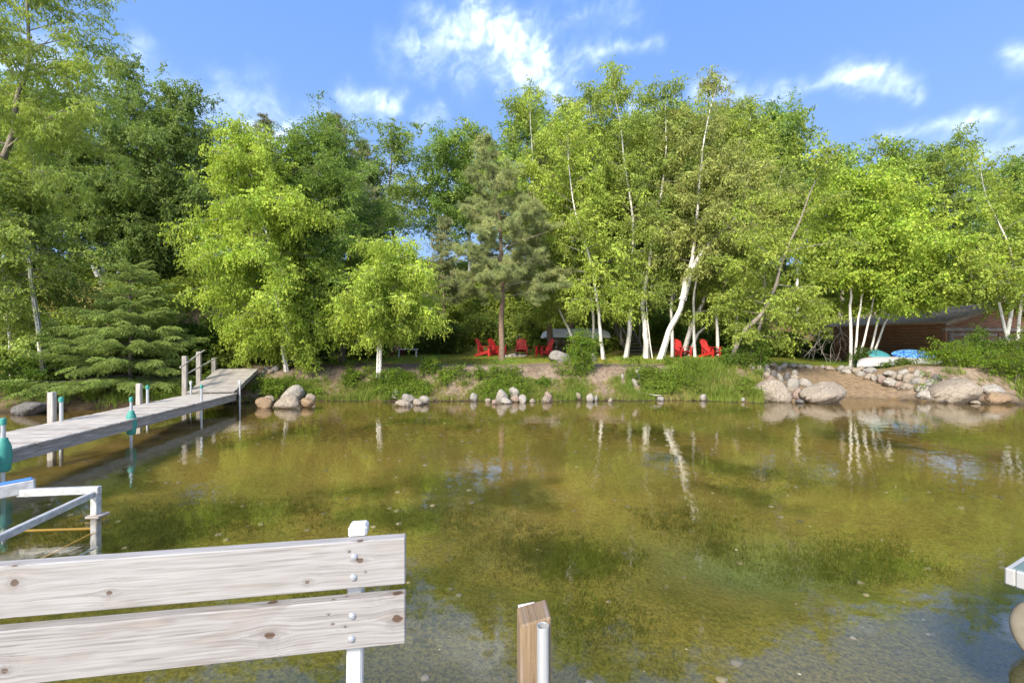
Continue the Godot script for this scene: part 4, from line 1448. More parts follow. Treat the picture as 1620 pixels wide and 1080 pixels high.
		gc.append(Color(0.21 * v, 0.30 * v, 0.045 * v))
	o = copies("bank_weeds", CL.herb, M.leaf, gt, gc, self)
	tag(o, "low leafy weeds scattered among the bank grass", "weeds")
	# bushes one can tell apart
	var list := [
		["leafy bush growing up the bank in front of the canoe", 922, 17.6, 1.3, 2.0, Color(0.11, 0.185, 0.022), 0], ["bright green shrub on the bank below the weeping birch", 622, 16.9, 1.2, 0.7, Color(0.10, 0.18, 0.02), 0], ["small shrub on the bank edge right of the weeping birch", 680, 17.4, 0.7, 0.7, Color(0.10, 0.17, 0.022), 0],
		["round shrub on the bank under the pine, above the white stones", 790, 16.9, 0.6, 0.42, Color(0.11, 0.18, 0.022), 0], ["shrub on the bank between pine and leafy bush", 858, 16.9, 0.6, 0.42, Color(0.10, 0.175, 0.022), 0], ["dark dense bush at the lawn's back edge, left of the chairs", 700, 27.5, 2.6, 2.3, Color(0.085, 0.13, 0.03), 1],
		["dark shrub behind the pair of chairs by the fire ring", 765, 29.0, 2.4, 2.0, Color(0.10, 0.15, 0.035), 1], ["green shrub at the foot of the slope left of the canoe", 835, 29.5, 2.2, 1.7, Color(0.11, 0.165, 0.038), 1], ["shrub right of the stair foot", 1050, 28.5, 2.0, 1.6, Color(0.08, 0.13, 0.022), 1], ["shrub behind the single red chair", 1160, 28.5, 2.4, 1.8, Color(0.09, 0.14, 0.022), 1],
		["thick green shrub at the foot of the leaning maple", 1190, 18.3, 1.6, 1.5, Color(0.08, 0.14, 0.02), 0], ["low bush hiding the maple's foot", 1165, 17.6, 1.2, 0.8, Color(0.085, 0.145, 0.02), 0], ["low shrub on the bank under the pair of chairs", 1085, 16.9, 1.0, 0.5, Color(0.12, 0.19, 0.022), 0],
		["dark leafy shrub at the foot of the five white stems", 1365, 19.9, 0.9, 1.0, Color(0.055, 0.10, 0.02), 0], ["small plant before the white boat, nearest the five stems", 1400, 19.0, 0.6, 0.4, Color(0.075, 0.13, 0.02), 0], ["low plant in front of the blue patterned board", 1432, 18.7, 0.6, 0.35, Color(0.085, 0.14, 0.02), 0],
		["bright spreading bush over the top of the stone wall", 1510, 17.6, 2.3, 1.0, Color(0.12, 0.20, 0.02), 0], ["tall pale shrub against the boathouse doors", 1552, 18.6, 1.2, 1.7, Color(0.10, 0.175, 0.03), 0], ["big light green shrub above the last boulder at the right edge", 1600, 16.4, 2.0, 1.1, Color(0.115, 0.185, 0.022), 0], ["shrub before the boathouse at the right edge", 1622, 17.6, 1.8, 1.5, Color(0.10, 0.17, 0.022), 0],
		["pale cream-flowered bush on the left slope above the dock", 125, 20.5, 2.6, 1.3, Color(0.36, 0.36, 0.19), 1], ["dark rounded conifer bush on the slope left of the birch clump", 108, 22.0, 2.0, 1.2, Color(0.05, 0.06, 0.025), 1], ["green shrub on the left bank below the alder", 55, 14.9, 2.2, 1.5, Color(0.08, 0.145, 0.025), 0], ["low shrub at the water's edge left of the spruce", 45, 14.4, 1.4, 0.7, Color(0.095, 0.16, 0.025), 0],
		["dark shrub on the slope right of the spruce", 295, 18.0, 1.8, 1.5, Color(0.055, 0.10, 0.02), 1], ["green shrub behind the ramp railing", 335, 18.2, 1.6, 1.3, Color(0.075, 0.13, 0.022), 1], ["shrub on the slope left of the bare brown path", 1245, 28.5, 2.4, 1.7, Color(0.075, 0.12, 0.022), 1], ["round shrub right of the bare brown path", 1300, 28.0, 2.0, 1.3, Color(0.07, 0.12, 0.022), 1],
		["leafy bush on the lawn under the round-topped tree", 500, 20.5, 2.2, 1.5, Color(0.075, 0.13, 0.02), 0], ["green bush behind the weeping birch", 575, 22.5, 2.6, 1.7, Color(0.10, 0.16, 0.03), 1], ["bush on the lawn's back edge behind the maroon chair", 640, 27.0, 2.6, 1.8, Color(0.10, 0.16, 0.03), 1],
	]
	for k in list.size():
		var b: Array = list[k]
		bush("shrub", b[0], on_ground(b[1], b[2]), b[3], b[4], b[5], CL.broad if b[6] == 0 else CL.far, 400 + k, 1.0, 0.62 if b[6] == 0 else 0.75, "shrubs of the shore")

# ---------------------------------------------------------------- boathouse and boats
func boathouse() -> void:
	var c := Vector3(19.5, gh(19.0, -21.5), -20.5)
	var t := thing("boathouse", "low brown log-sided boathouse with a shake roof, at the right behind the beach", "boathouse", c, 0.163)
	var W := 6.0
	var D := 5.7
	var H := 1.75
	var R := 0.78
	var g := Geo.new()
	g.box(Vector3(W - 0.12, H + 0.4, D - 0.12), Transform3D(Basis(), Vector3(W / 2, (H - 0.4) / 2, -D / 2)))
	part("wall", g.mesh(), M.brown_board, t)
	var nb := 13
	for k in nb:
		g = Geo.new()
		var y := -0.2 + (k + 0.5) * 0.15
		g.box(Vector3(0.07, 0.145, D - 0.16), Transform3D(Basis(Vector3.BACK, 0.12), Vector3(0.02 + rr(-0.006, 0.006), y, -D / 2)), 0.02, false, Vector2(k * 1.7, k * 0.37))
		part("siding_board", g.mesh(), M.brown_board, t)
	for x in [0.02, W - 0.02]:
		for z in [0.0, -D]:
			g = Geo.new()
			g.box(Vector3(0.16, H + 0.5, 0.16), Transform3D(Basis(), Vector3(x, (H - 0.5) / 2 + 0.12, z)), 0.01)
			part("corner_post", g.mesh(), M.brown_board, t)
	# stacked log ends beside the corner, then the doors of wide weathered boards
	for k in 10:
		g = Geo.new()
		g.rod(Vector3(0.2, 0.0 + k * 0.155, 0.10), Vector3(0.2, 0.0 + k * 0.155, -0.2), 0.075, 10)
		part("log_end", g.mesh(), M.grey_board, t)
	g = Geo.new()
	g.box(Vector3(0.13, H, 0.12), Transform3D(Basis(), Vector3(0.36, H / 2 - 0.15, 0.0)), 0.01)
	part("door_post", g.mesh(), M.grey_board, t)
	for side in 2:
		var x0 := 0.44 + side * 2.58
		var door := part("door", null, null, t)
		g = Geo.new()
		g.box(Vector3(2.5, 1.42, 0.05), Transform3D(Basis(), Vector3(x0 + 1.25, 0.56, -0.05)))
		door.mesh = g.mesh()
		door.material_override = M.brown_board
		for k in 9:
			g = Geo.new()
			g.box(Vector3(2.5, 0.15, 0.03), Transform3D(Basis(), Vector3(x0 + 1.25, -0.06 + k * 0.157, -0.008 + rr(-0.004, 0.004))), 0.006, false, Vector2(k * 2.3 + side, k * 0.7))
			part("door_board", g.mesh(), M.grey_board if (k * 7 + side * 3) % 5 < 3 else M.brown_board, door)
	g = Geo.new()
	g.box(Vector3(W + 0.2, 0.16, 0.14), Transform3D(Basis(), Vector3(W / 2, 1.42, 0.05)), 0.012)
	part("lintel_beam", g.mesh(), M.grey_board, t)
	for k in 7:
		var y := 1.575 + k * 0.14
		var half := W / 2 if y < H else (W / 2) * (1.0 - (y - H + 0.05) / R)
		if half < 0.2: continue
		g = Geo.new()
		g.box(Vector3(half * 2.0, 0.134, 0.05), Transform3D(Basis(), Vector3(W / 2, y, 0.0)), 0.01, false, Vector2(k, k * 0.4))
		part("gable_board", g.mesh(), M.brown_board, t)
	# two slopes; the shakes lie in courses
	var slope := atan2(R, W / 2)
	var run := W / 2 / cos(slope) + 0.42
	for side in [1.0, -1.0]:
		var bs := Basis(Vector3.BACK, side * slope)
		var mid := Vector3(W / 2, H + R + 0.06, -D / 2) + bs * Vector3(-side * run / 2, 0, 0)
		g = Geo.new()
		g.box(Vector3(run, 0.05, D + 0.7), Transform3D(bs, mid))
		var roof := part("roof", g.mesh(), M.shake, t)
		for k in 16:
			g = Geo.new()
			var z := -(D + 0.74) / 2
			rng.seed = 500 + k
			while z < (D + 0.7) / 2:
				var w := rr(0.10, 0.22)
				g.box(Vector3(run / 16.0 * 1.35, 0.022, w - 0.008), Transform3D(bs * Basis(Vector3.BACK, side * -0.055 + rr(-0.015, 0.015)), mid + bs * Vector3(-side * (run / 2 - (k + 0.45) * run / 16.0) + rr(-0.02, 0.02), 0.045 + rr(0, 0.012), z + w / 2)), 0.0, false, Vector2(rr(0, 9), rr(0, 9)))
				z += w
			var sc := part("shingle_course", g.mesh(), M.shake, roof)
			sc.set_meta("kind", "stuff")
		g = Geo.new()
		g.box(Vector3(run, 0.15, 0.035), Transform3D(bs, mid + Vector3(0, -0.05, D / 2 + 0.37)), 0.005)
		part("barge_board", g.mesh(), M.grey_board, t)
	# boats and boards lying before the wall
	var p := on_ground(1425, 19.4)
	g = Geo.new()
	hull(g, 3.9, 0.42, 0.33, 0.35, 28)
	var o := single("rowboat", g.mesh(), M.edge, "white boat hull lying in the grass along the boathouse wall", "boat")
	o.transform = Transform3D(Basis(Vector3.UP, 0.06), p + Vector3(0.0, -0.02, 0))
	board("blue and white patterned paddleboard lying on the white hull", p + Vector3(0.62, 0.45, -0.05), M.tiedye, 1.55)
	board("turquoise board lying on the white hull, beside the patterned one", p + Vector3(-0.75, 0.43, -0.15), M.turquoise, 0.75)

func hull(g: Geo, ln: float, half: float, deep: float, sheer: float, n: int) -> void:
	# turned over, keel up: sections along x
	var k0 := g.v.size()
	var m := 12
	for a in n + 1:
		var u := -1.0 + 2.0 * a / n
		var b := half * pow(maxf(0.0, 1.0 - pow(absf(u), 3.0)), 0.6) + 0.012
		var d := deep * pow(maxf(0.0, 1.0 - pow(absf(u), 5.0)), 0.45) + 0.02
		for q in m + 1:
			var w := PI * q / m
			var cs := cos(w)
			var y := d * pow(sin(w), 0.7) - (sheer * 0.3 * pow(absf(u), 3.0) * (1.0 - sin(w)))
			g.v.append(Vector3(u * ln / 2, y, signf(cs) * pow(absf(cs), 0.8) * b))
			g.n.append(Vector3(0.6 * u * u * u, sin(w) + 0.05, cs).normalized())
			g.t.append(Vector2(u, w))
			g.c.append(Color.WHITE)
	for a in n:
		for q in m:
			var s := k0 + a * (m + 1) + q
			g.i.append_array(PackedInt32Array([s, s + 1, s + m + 1, s + 1, s + m + 2, s + m + 1]))

func board(label: String, p: Vector3, mat: Material, half: float) -> void:
	var g := Geo.new()
	var n := 28
	var rim := []
	for a in n:
		var u := TAU * a / n
		rim.append(Vector3(cos(u) * half * 0.62, 0, sin(u) * 0.36))
	var shape := func(v: Vector3, y: float) -> Vector3:
		return Vector3(v.x, y - 0.10 * pow(v.x / half, 2.0) * 1.6, v.z)
	for a in n:
		var b := (a + 1) % n
		for ring in 5:
			var s0 := ring / 5.0
			var s1 := (ring + 1) / 5.0
			var h0 := 0.075 * sqrt(1.0 - s0 * s0)
			var h1 := 0.075 * sqrt(maxf(0.0, 1.0 - s1 * s1))
			for sg in [1.0, -1.0]:
				var q0: Vector3 = shape.call(rim[a] * s0, h0 * sg)
				var q1: Vector3 = shape.call(rim[b] * s0, h0 * sg)
				var q2: Vector3 = shape.call(rim[b] * s1, h1 * sg)
				var q3: Vector3 = shape.call(rim[a] * s1, h1 * sg)
				if ring > 0: g.tri(q0, q1, q2)
				g.tri(q0, q2, q3)
	var o := single("paddleboard", g.mesh(false), mat, label, "paddleboard")
	o.transform = Transform3D(Basis(Vector3.UP, 0.07) * Basis(Vector3.RIGHT, 0.5), p)

# ---------------------------------------------------------------- what stands on the lawn
func lawn_things() -> void:
	var c := adirondack()
	put_chair(c, 768, 25.3, 1.25, "red slatted armchair facing right, first of the four round the fire ring")
	for k in [[787, 25.9, 0.95, "red slatted armchair half hidden behind the bare pine trunk"], [825, 26.3, -0.03, "red slatted armchair facing the lake behind the fire ring"], [861, 25.2, -1.15, "red slatted armchair facing left beside the big grey boulder"],
		[1079, 24.2, 0.30, "red slatted armchair at the leaning birch's foot, the nearer of that pair"], [1125, 24.3, 0.55, "red slatted armchair standing before a slim birch, nearest the leaning maple"]]:
		var o: Node3D = c.duplicate()
		o.name = numbered("red_chair")
		add_child(o)
		put_chair(o, k[0], k[1], k[2], k[3])
	var m: Node3D = c.duplicate()
	m.name = numbered("maroon_chair")
	add_child(m)
	put_chair(m, 628, 24.6, 0.5, "dark maroon armchair half hidden behind the weeping birch")
	m.remove_meta("group")
	for q in m.get_children():
		q.material_override = M.maroon
	# white garden bench beside it
	var t := thing("garden_bench", "low white bench standing right of the maroon armchair", "bench", on_ground(645, 24.2), 0.1)
	for k in 3:
		var g := Geo.new()
		g.box(Vector3(1.1, 0.035, 0.11), Transform3D(Basis(), Vector3(0, 0.43, -0.13 + k * 0.13)), 0.005)
		part("seat_slat", g.mesh(), M.white, t)
	for s in [-0.45, 0.45]:
		var g := Geo.new()
		g.box(Vector3(0.05, 0.42, 0.32), Transform3D(Basis(), Vector3(s, 0.2, 0)), 0.005)
		part("leg", g.mesh(), M.white, t)
	# fire ring with a grill post
	t = thing("fire_ring", "ring of pale stones round ashes between the four red armchairs", "fire pit", on_ground(813, 24.9))
	for k in 13:
		rng.seed = 600 + k
		var a := TAU * k / 13.0
		var o := part("stone", stones[k % 6], M.stone_pale if k % 3 else M.stone_beige, t)
		o.transform = Transform3D(Basis(Vector3.UP, rr(0, 6)).scaled(Vector3(0.15, 0.09, 0.12)), Vector3(cos(a) * 0.62, 0.04, sin(a) * 0.55))
	var g := Geo.new()
	g.lathe([Vector2(0.5, 0.0), Vector2(0.35, 0.05), Vector2(0.0, 0.09)], Vector3.ZERO, 14)
	part("ash_heap", g.mesh(), flat(Color(0.16, 0.155, 0.15), 0.95), t)
	for k in 3:
		g = Geo.new()
		g.rod(Vector3(-0.3 + k * 0.06, 0.1, 0.12 - k * 0.2), Vector3(0.25, 0.16 + k * 0.05, -0.1 + k * 0.1), 0.04, 7)
		part("charred_log", g.mesh(), M.black if k else M.dead, t)
	t = thing("grill_post", "black iron grill post with crossed arms behind the armchair that faces the lake", "grill post", on_ground(819.5, 26.9))
	g = Geo.new()
	g.rod(Vector3(0, -0.1, 0), Vector3(0, 1.22, 0), 0.03, 8)
	part("post", g.mesh(), M.black, t)
	for k in 2:
		g = Geo.new()
		g.bar(Vector3(-0.24 + k * 0.1, 1.05 + k * 0.09, 0.02), Vector3(0.16 + k * 0.08, 1.05 + k * 0.09, 0.02), 0.03, 0.05)
		part("arm", g.mesh(), M.black, t)
	# canoe on its rack over the firewood
	var p := on_ground(911, 27.9)
	t = thing("canoe_rack", "dark wooden rack that carries the upturned canoe", "rack", p)
	for x in [-1.25, 1.15]:
		for z in [-0.4, 0.4]:
			g = Geo.new()
			g.box(Vector3(0.09, 1.1, 0.09), Transform3D(Basis(), Vector3(x, 0.3, z)), 0.006)
			part("post", g.mesh(), M.stairwood, t)
		g = Geo.new()
		g.box(Vector3(0.09, 0.09, 1.1), Transform3D(Basis(), Vector3(x, 0.78, 0)), 0.006)
		part("crossbar", g.mesh(), M.stairwood, t)
	t = thing("canoe", "silver aluminium canoe lying keel up on the rack above the firewood", "canoe", p + Vector3(0.0, 0.84, 0), -0.04)
	g = Geo.new()
	hull(g, 4.3, 0.44, 0.50, 0.18, 40)
	part("hull", g.mesh(), M.canoe, t)
	for s in [-1.0, 1.0]:
		g = Geo.new()
		var pts := PackedVector3Array()
		var rad := PackedFloat32Array()
		for a in 25:
			var u := -1.0 + 2.0 * a / 24.0
			pts.append(Vector3(u * 2.15, -0.054 * pow(absf(u), 3.0), s * (0.44 * pow(maxf(0.0, 1.0 - pow(absf(u), 3.0)), 0.6) + 0.02)))
			rad.append(0.018)
		g.tube(pts, rad, 6)
		part("gunwale", g.mesh(), M.galv, t)
	g = Geo.new()
	g.bar(Vector3(-1.5, 0.512, 0), Vector3(1.5, 0.512, 0), 0.03, 0.025)
	part("keel", g.mesh(), M.galv, t)
	t = thing("firewood_stack", "stack of split firewood under the canoe, cut ends to the lake", "firewood", on_ground(898, 27.9) + Vector3(0, 0, 0))
	rng.seed = 640
	for r in 7:
		for k in 17 - (r % 2):
			g = Geo.new()
			var rad := rr(0.045, 0.064)
			var x := -1.0 + k * 0.12 + (r % 2) * 0.06 + rr(-0.012, 0.012)
			g.rod(Vector3(x, 0.06 + r * 0.104, 0.3 + rr(-0.04, 0.04)), Vector3(x, 0.06 + r * 0.104, -0.25), rad, 7)
			part("log", g.mesh(), M.logwood if rng.randf() < 0.75 else M.bark_pine, t)
	# stairs up the slope
	var b := on_ground(1007, 26.3)
	t = thing("stairs", "dark open wooden stairs climbing the slope between two white birches", "stairs", b, 0.06)
	var rise := 0.19
	var tread := 0.30
	for k in 9:
		g = Geo.new()
		g.box(Vector3(0.98, 0.045, 0.27), Transform3D(Basis(), Vector3(0, 0.12 + k * rise, -k * tread)), 0.005, false, Vector2(k * 1.3, k))
		part("tread", g.mesh(), M.dockwood_c if k % 3 else M.stairwood, t)
	for s in [-0.52, 0.52]:
		g = Geo.new()
		g.bar(Vector3(s, -0.02, 0.15), Vector3(s, 0.12 + 8.6 * rise, -8.6 * tread), 0.05, 0.24, 0.005)
		part("stringer", g.mesh(), M.stairwood, t)
		for k in 3:
			g = Geo.new()
			g.box(Vector3(0.08, 1.2, 0.08), Transform3D(Basis(), Vector3(s * 1.1, 0.45 + k * 4.0 * rise, 0.1 - k * 4.0 * tread)), 0.005)
			part("rail_post", g.mesh(), M.stairwood, t)
		g = Geo.new()
		g.bar(Vector3(s * 1.1, 1.04, 0.12), Vector3(s * 1.1, 1.04 + 8.4 * rise, 0.1 - 8.4 * tread), 0.06, 0.06, 0.005)
		part("handrail", g.mesh(), M.dead, t)
	# a thin bare pole leaning by the stairs, and dead branches by the boathouse
	g = Geo.new()
	var q0 := on_ground(1033, 23.0)
	g.tube(PackedVector3Array([q0 + Vector3(0, -0.1, 0), at(1029, 545, 23.0), at(1024, 500, 23.2), at(1022, 470, 23.3)]), PackedFloat32Array([0.035, 0.03, 0.026, 0.02]), 7)
	single("leaning_pole", g.mesh(), M.birch, "thin pale pole leaning against the thick birch right of the stairs", "pole")
	rng.seed = 660
	var dead := thing("dead_branches", "tangle of bare grey twigs hanging by the boathouse's far corner", "fallen branch", on_ground(1318, 23.0))
	for k in 12:
		g = Geo.new()
		var s := Vector3(rr(-0.5, 0.3), rr(1.2, 2.6), rr(-0.4, 0.4))
		var d := Vector3(rr(-0.9, 0.5), -1.0, rr(-0.4, 0.4)).normalized()
		var pts := PackedVector3Array([s])
		var rad := PackedFloat32Array([0.016])
		for e in 7:
			d = (d + rnd_dir() * 0.25).normalized()
			s += d * 0.25
			pts.append(s)
			rad.append(0.016 - e * 0.0017)
		g.tube(pts, rad, 4)
		for w in 4:
			var o := pts[2 + w]
			g.tube(PackedVector3Array([o, o + (d + rnd_dir() * 0.9).normalized() * 0.3, o + (d + rnd_dir() * 0.8).normalized() * 0.6]), PackedFloat32Array([0.008, 0.006, 0.003]), 3)
		part("branch", g.mesh(), M.dead, dead)

# ---------------------------------------------------------------- stones along the shore
func row(list: Array, lead: String, group: String) -> void:
	# each: left, right, top, foot, material; the label counts along the row from its left end
	for k in list.size():
		var s: Array = list[k]
		var tone := {"stone_beige": "beige", "stone_pale": "pale", "stone_grey": "grey", "stone_tan": "tan", "stone_dark": "dark grey", "stone_pink": "pinkish"}
		stone(s[0], s[1], s[2], s[3], s[4], "%s %s, %s from the left" % [tone[s[4]], lead, ORD[k]], group)

func shore_stones() -> void:
	var A := "stone_beige"
	var P := "stone_pale"
	var G := "stone_grey"
	var T := "stone_tan"
	var K := "stone_dark"
	var N := "stone_pink"
	# boulders first
	stone(1207, 1263, 603, 636, A, "pale angular boulder in the water's edge left of the beach", "", true)
	stone(1284, 1353, 606, 638, A, "broad rounded beige boulder on the beach's left corner", "", true)
	stone(1498, 1572, 602, 637, A, "largest grey-beige boulder at the foot of the stone wall right of the beach", "", true)
	stone(1569, 1603, 622, 638, T, "low brownish boulder in the water right of the largest one", "", true)
	stone(1567, 1598, 608, 628, P, "pale rounded boulder behind the low brownish one", "", true)
	stone(866, 902, 555, 573.5, G, "big blue-grey boulder on the lawn in front of the firewood", "", true)
	stone(927, 946, 556, 573, G, "grey boulder on the lawn half hidden by the leafy bush", "", true)
	stone(12, 60, 636, 655, K, "dark boulder in the water at the far left, behind the dock", "", true)
	row([[397, 429, 629, 645.5, T], [414, 430, 624, 638, A], [430, 472, 626, 646.5, A], [438, 479, 610, 634, P], [472, 496, 630, 644.5, T], [480, 497, 623, 635, A]], "stone of the cluster at the water by the dock ramp", "stones by the dock ramp")
	row([[617, 631, 616, 631, P], [625, 651, 631, 642.5, A], [630, 654, 623, 636, G], [652, 669, 630, 641, A], [662, 681, 626, 639, P], [742, 755, 622, 634, G]], "stone of the cluster at the water below the weeping birch", "stones below the weeping birch")
	row([[766, 778, 630, 636, A], [776, 788, 631, 639, N], [782, 803, 616, 637, P], [791, 810, 629, 638.5, P], [804, 825, 613, 631, P], [808, 823, 626, 636, N], [819, 834, 624, 637, P], [837, 847, 630, 636.5, A], [856, 871, 626, 637, A], [861, 875, 619, 633, N]], "stone of the white cluster at the water below the pine", "white stones below the pine")
	row([[911, 921, 621, 632, A], [928, 941, 623, 635, P], [940, 947, 625, 634, G], [962, 971, 628, 636, A], [981, 989, 591, 601, P], [1000, 1012, 599, 612, P], [1002, 1016, 585, 601, P], [1040, 1052, 627, 634, G], [1108, 1121, 623, 633, P], [1172, 1182, 628, 635, G], [1190, 1199, 612, 622, P]], "stone in the grassy bank left of the boulders", "stones in the grassy bank")
	row([[1187, 1197, 576, 585, P], [1197, 1208, 578, 588, A], [1209, 1222, 581, 592, P], [1208, 1221, 588, 598, A], [1221, 1233, 583, 597, K], [1214, 1232, 594, 608, N], [1232, 1241, 590, 603, G], [1241, 1253, 588, 604, K], [1252, 1268, 592, 606, A], [1246, 1270, 598, 618, P], [1254, 1266, 584, 594, G], [1258, 1277, 614, 633, N], [1269, 1293, 599, 614, P], [1276, 1291, 612, 629, G], [1262, 1276, 632, 638, K], [1228, 1240, 578, 588, P]], "stone of the pile behind the pale angular boulder", "stones of the pile left of the beach")
	row([[1207, 1220, 574, 581.5, P], [1220, 1234, 573, 581, A], [1235, 1249, 573, 581.5, P], [1249, 1263, 574, 582, P], [1263, 1275, 575, 582.5, A], [1274, 1289, 576, 583, P], [1288, 1299, 577, 583.5, N], [1298, 1308, 577, 584, P], [1309, 1326, 578, 586, A], [1326, 1341, 578, 588, G]], "stone of the row edging the lawn above the beach", "stones edging the lawn")
	row([[1335, 1352, 584, 592, P], [1350, 1366, 582, 592, A], [1357, 1374, 586, 596, P], [1372, 1388, 590, 601, A], [1380, 1393, 592, 603, P], [1391, 1408, 594, 607, N], [1402, 1420, 597, 609, A], [1402, 1431, 600, 611, P], [1419, 1435, 602, 613, N], [1427, 1455, 606, 619, A], [1457, 1488, 610, 624, P], [1482, 1498, 616, 626, A], [1458, 1489, 619, 633, P], [1484, 1500, 625, 634.5, A], [1510, 1521, 631, 636.5, P], [1540, 1557, 633, 639, A]], "stone in the lowest wall course right of the beach", "stones of the wall right of the beach")
	row([[1340, 1358, 578, 588, G], [1357, 1372, 579, 588, A], [1372, 1392, 581, 591, G], [1390, 1405, 592, 600, G], [1404, 1426, 585, 595, P], [1412, 1430, 592, 601, A], [1425, 1442, 583, 594, P], [1421, 1440, 591, 601, A], [1437, 1452, 581, 591, T], [1432, 1453, 590, 604, A], [1449, 1470, 584, 598, P], [1444, 1462, 598, 609, G], [1452, 1474, 597, 610, A], [1466, 1492, 601, 615, G], [1468, 1484, 584, 597, N], [1478, 1495, 592, 606, K], [1490, 1510, 599, 614, P], [1505, 1531, 597, 608, P], [1488, 1501, 608, 618, A]], "stone in the upper wall courses right of the beach", "stones of the wall right of the beach")
	row([[2, 12, 536, 545, P], [60, 72, 540, 548, P], [200, 214, 528, 540, P], [222, 240, 528, 541, G], [284, 300, 534, 546, P], [246, 262, 536, 546, A]], "stone edging the path on the left slope", "stones of the left slope")
	row([[1273, 1283, 545, 553, P], [1278, 1291, 550, 558, P], [1296, 1306, 560, 565, A], [1318, 1328, 560, 566, P]], "stone lying beside the bare brown path behind the lawn", "stones by the brown path")
	row([[414, 424, 579, 586, P], [424, 440, 578, 588, P], [420, 432, 584, 592, A], [408, 418, 586, 594, G]], "stone at the top of the dock ramp", "stones at the ramp top")
	var g := Geo.new()
	var p := ground_hit(1004, 622)
	g.tube(PackedVector3Array([p + Vector3(-0.05, 0.1, 0), p + Vector3(0.3, 0.03, 0.25), p + Vector3(0.62, -0.02, 0.5), p + Vector3(0.8, 0.0, 0.55)]), PackedFloat32Array([0.012, 0.018, 0.02, 0.012]), 6)
	single("driftwood", g.mesh(), M.dead, "bare pale stick lying across the bank into the water below the stairs", "driftwood")

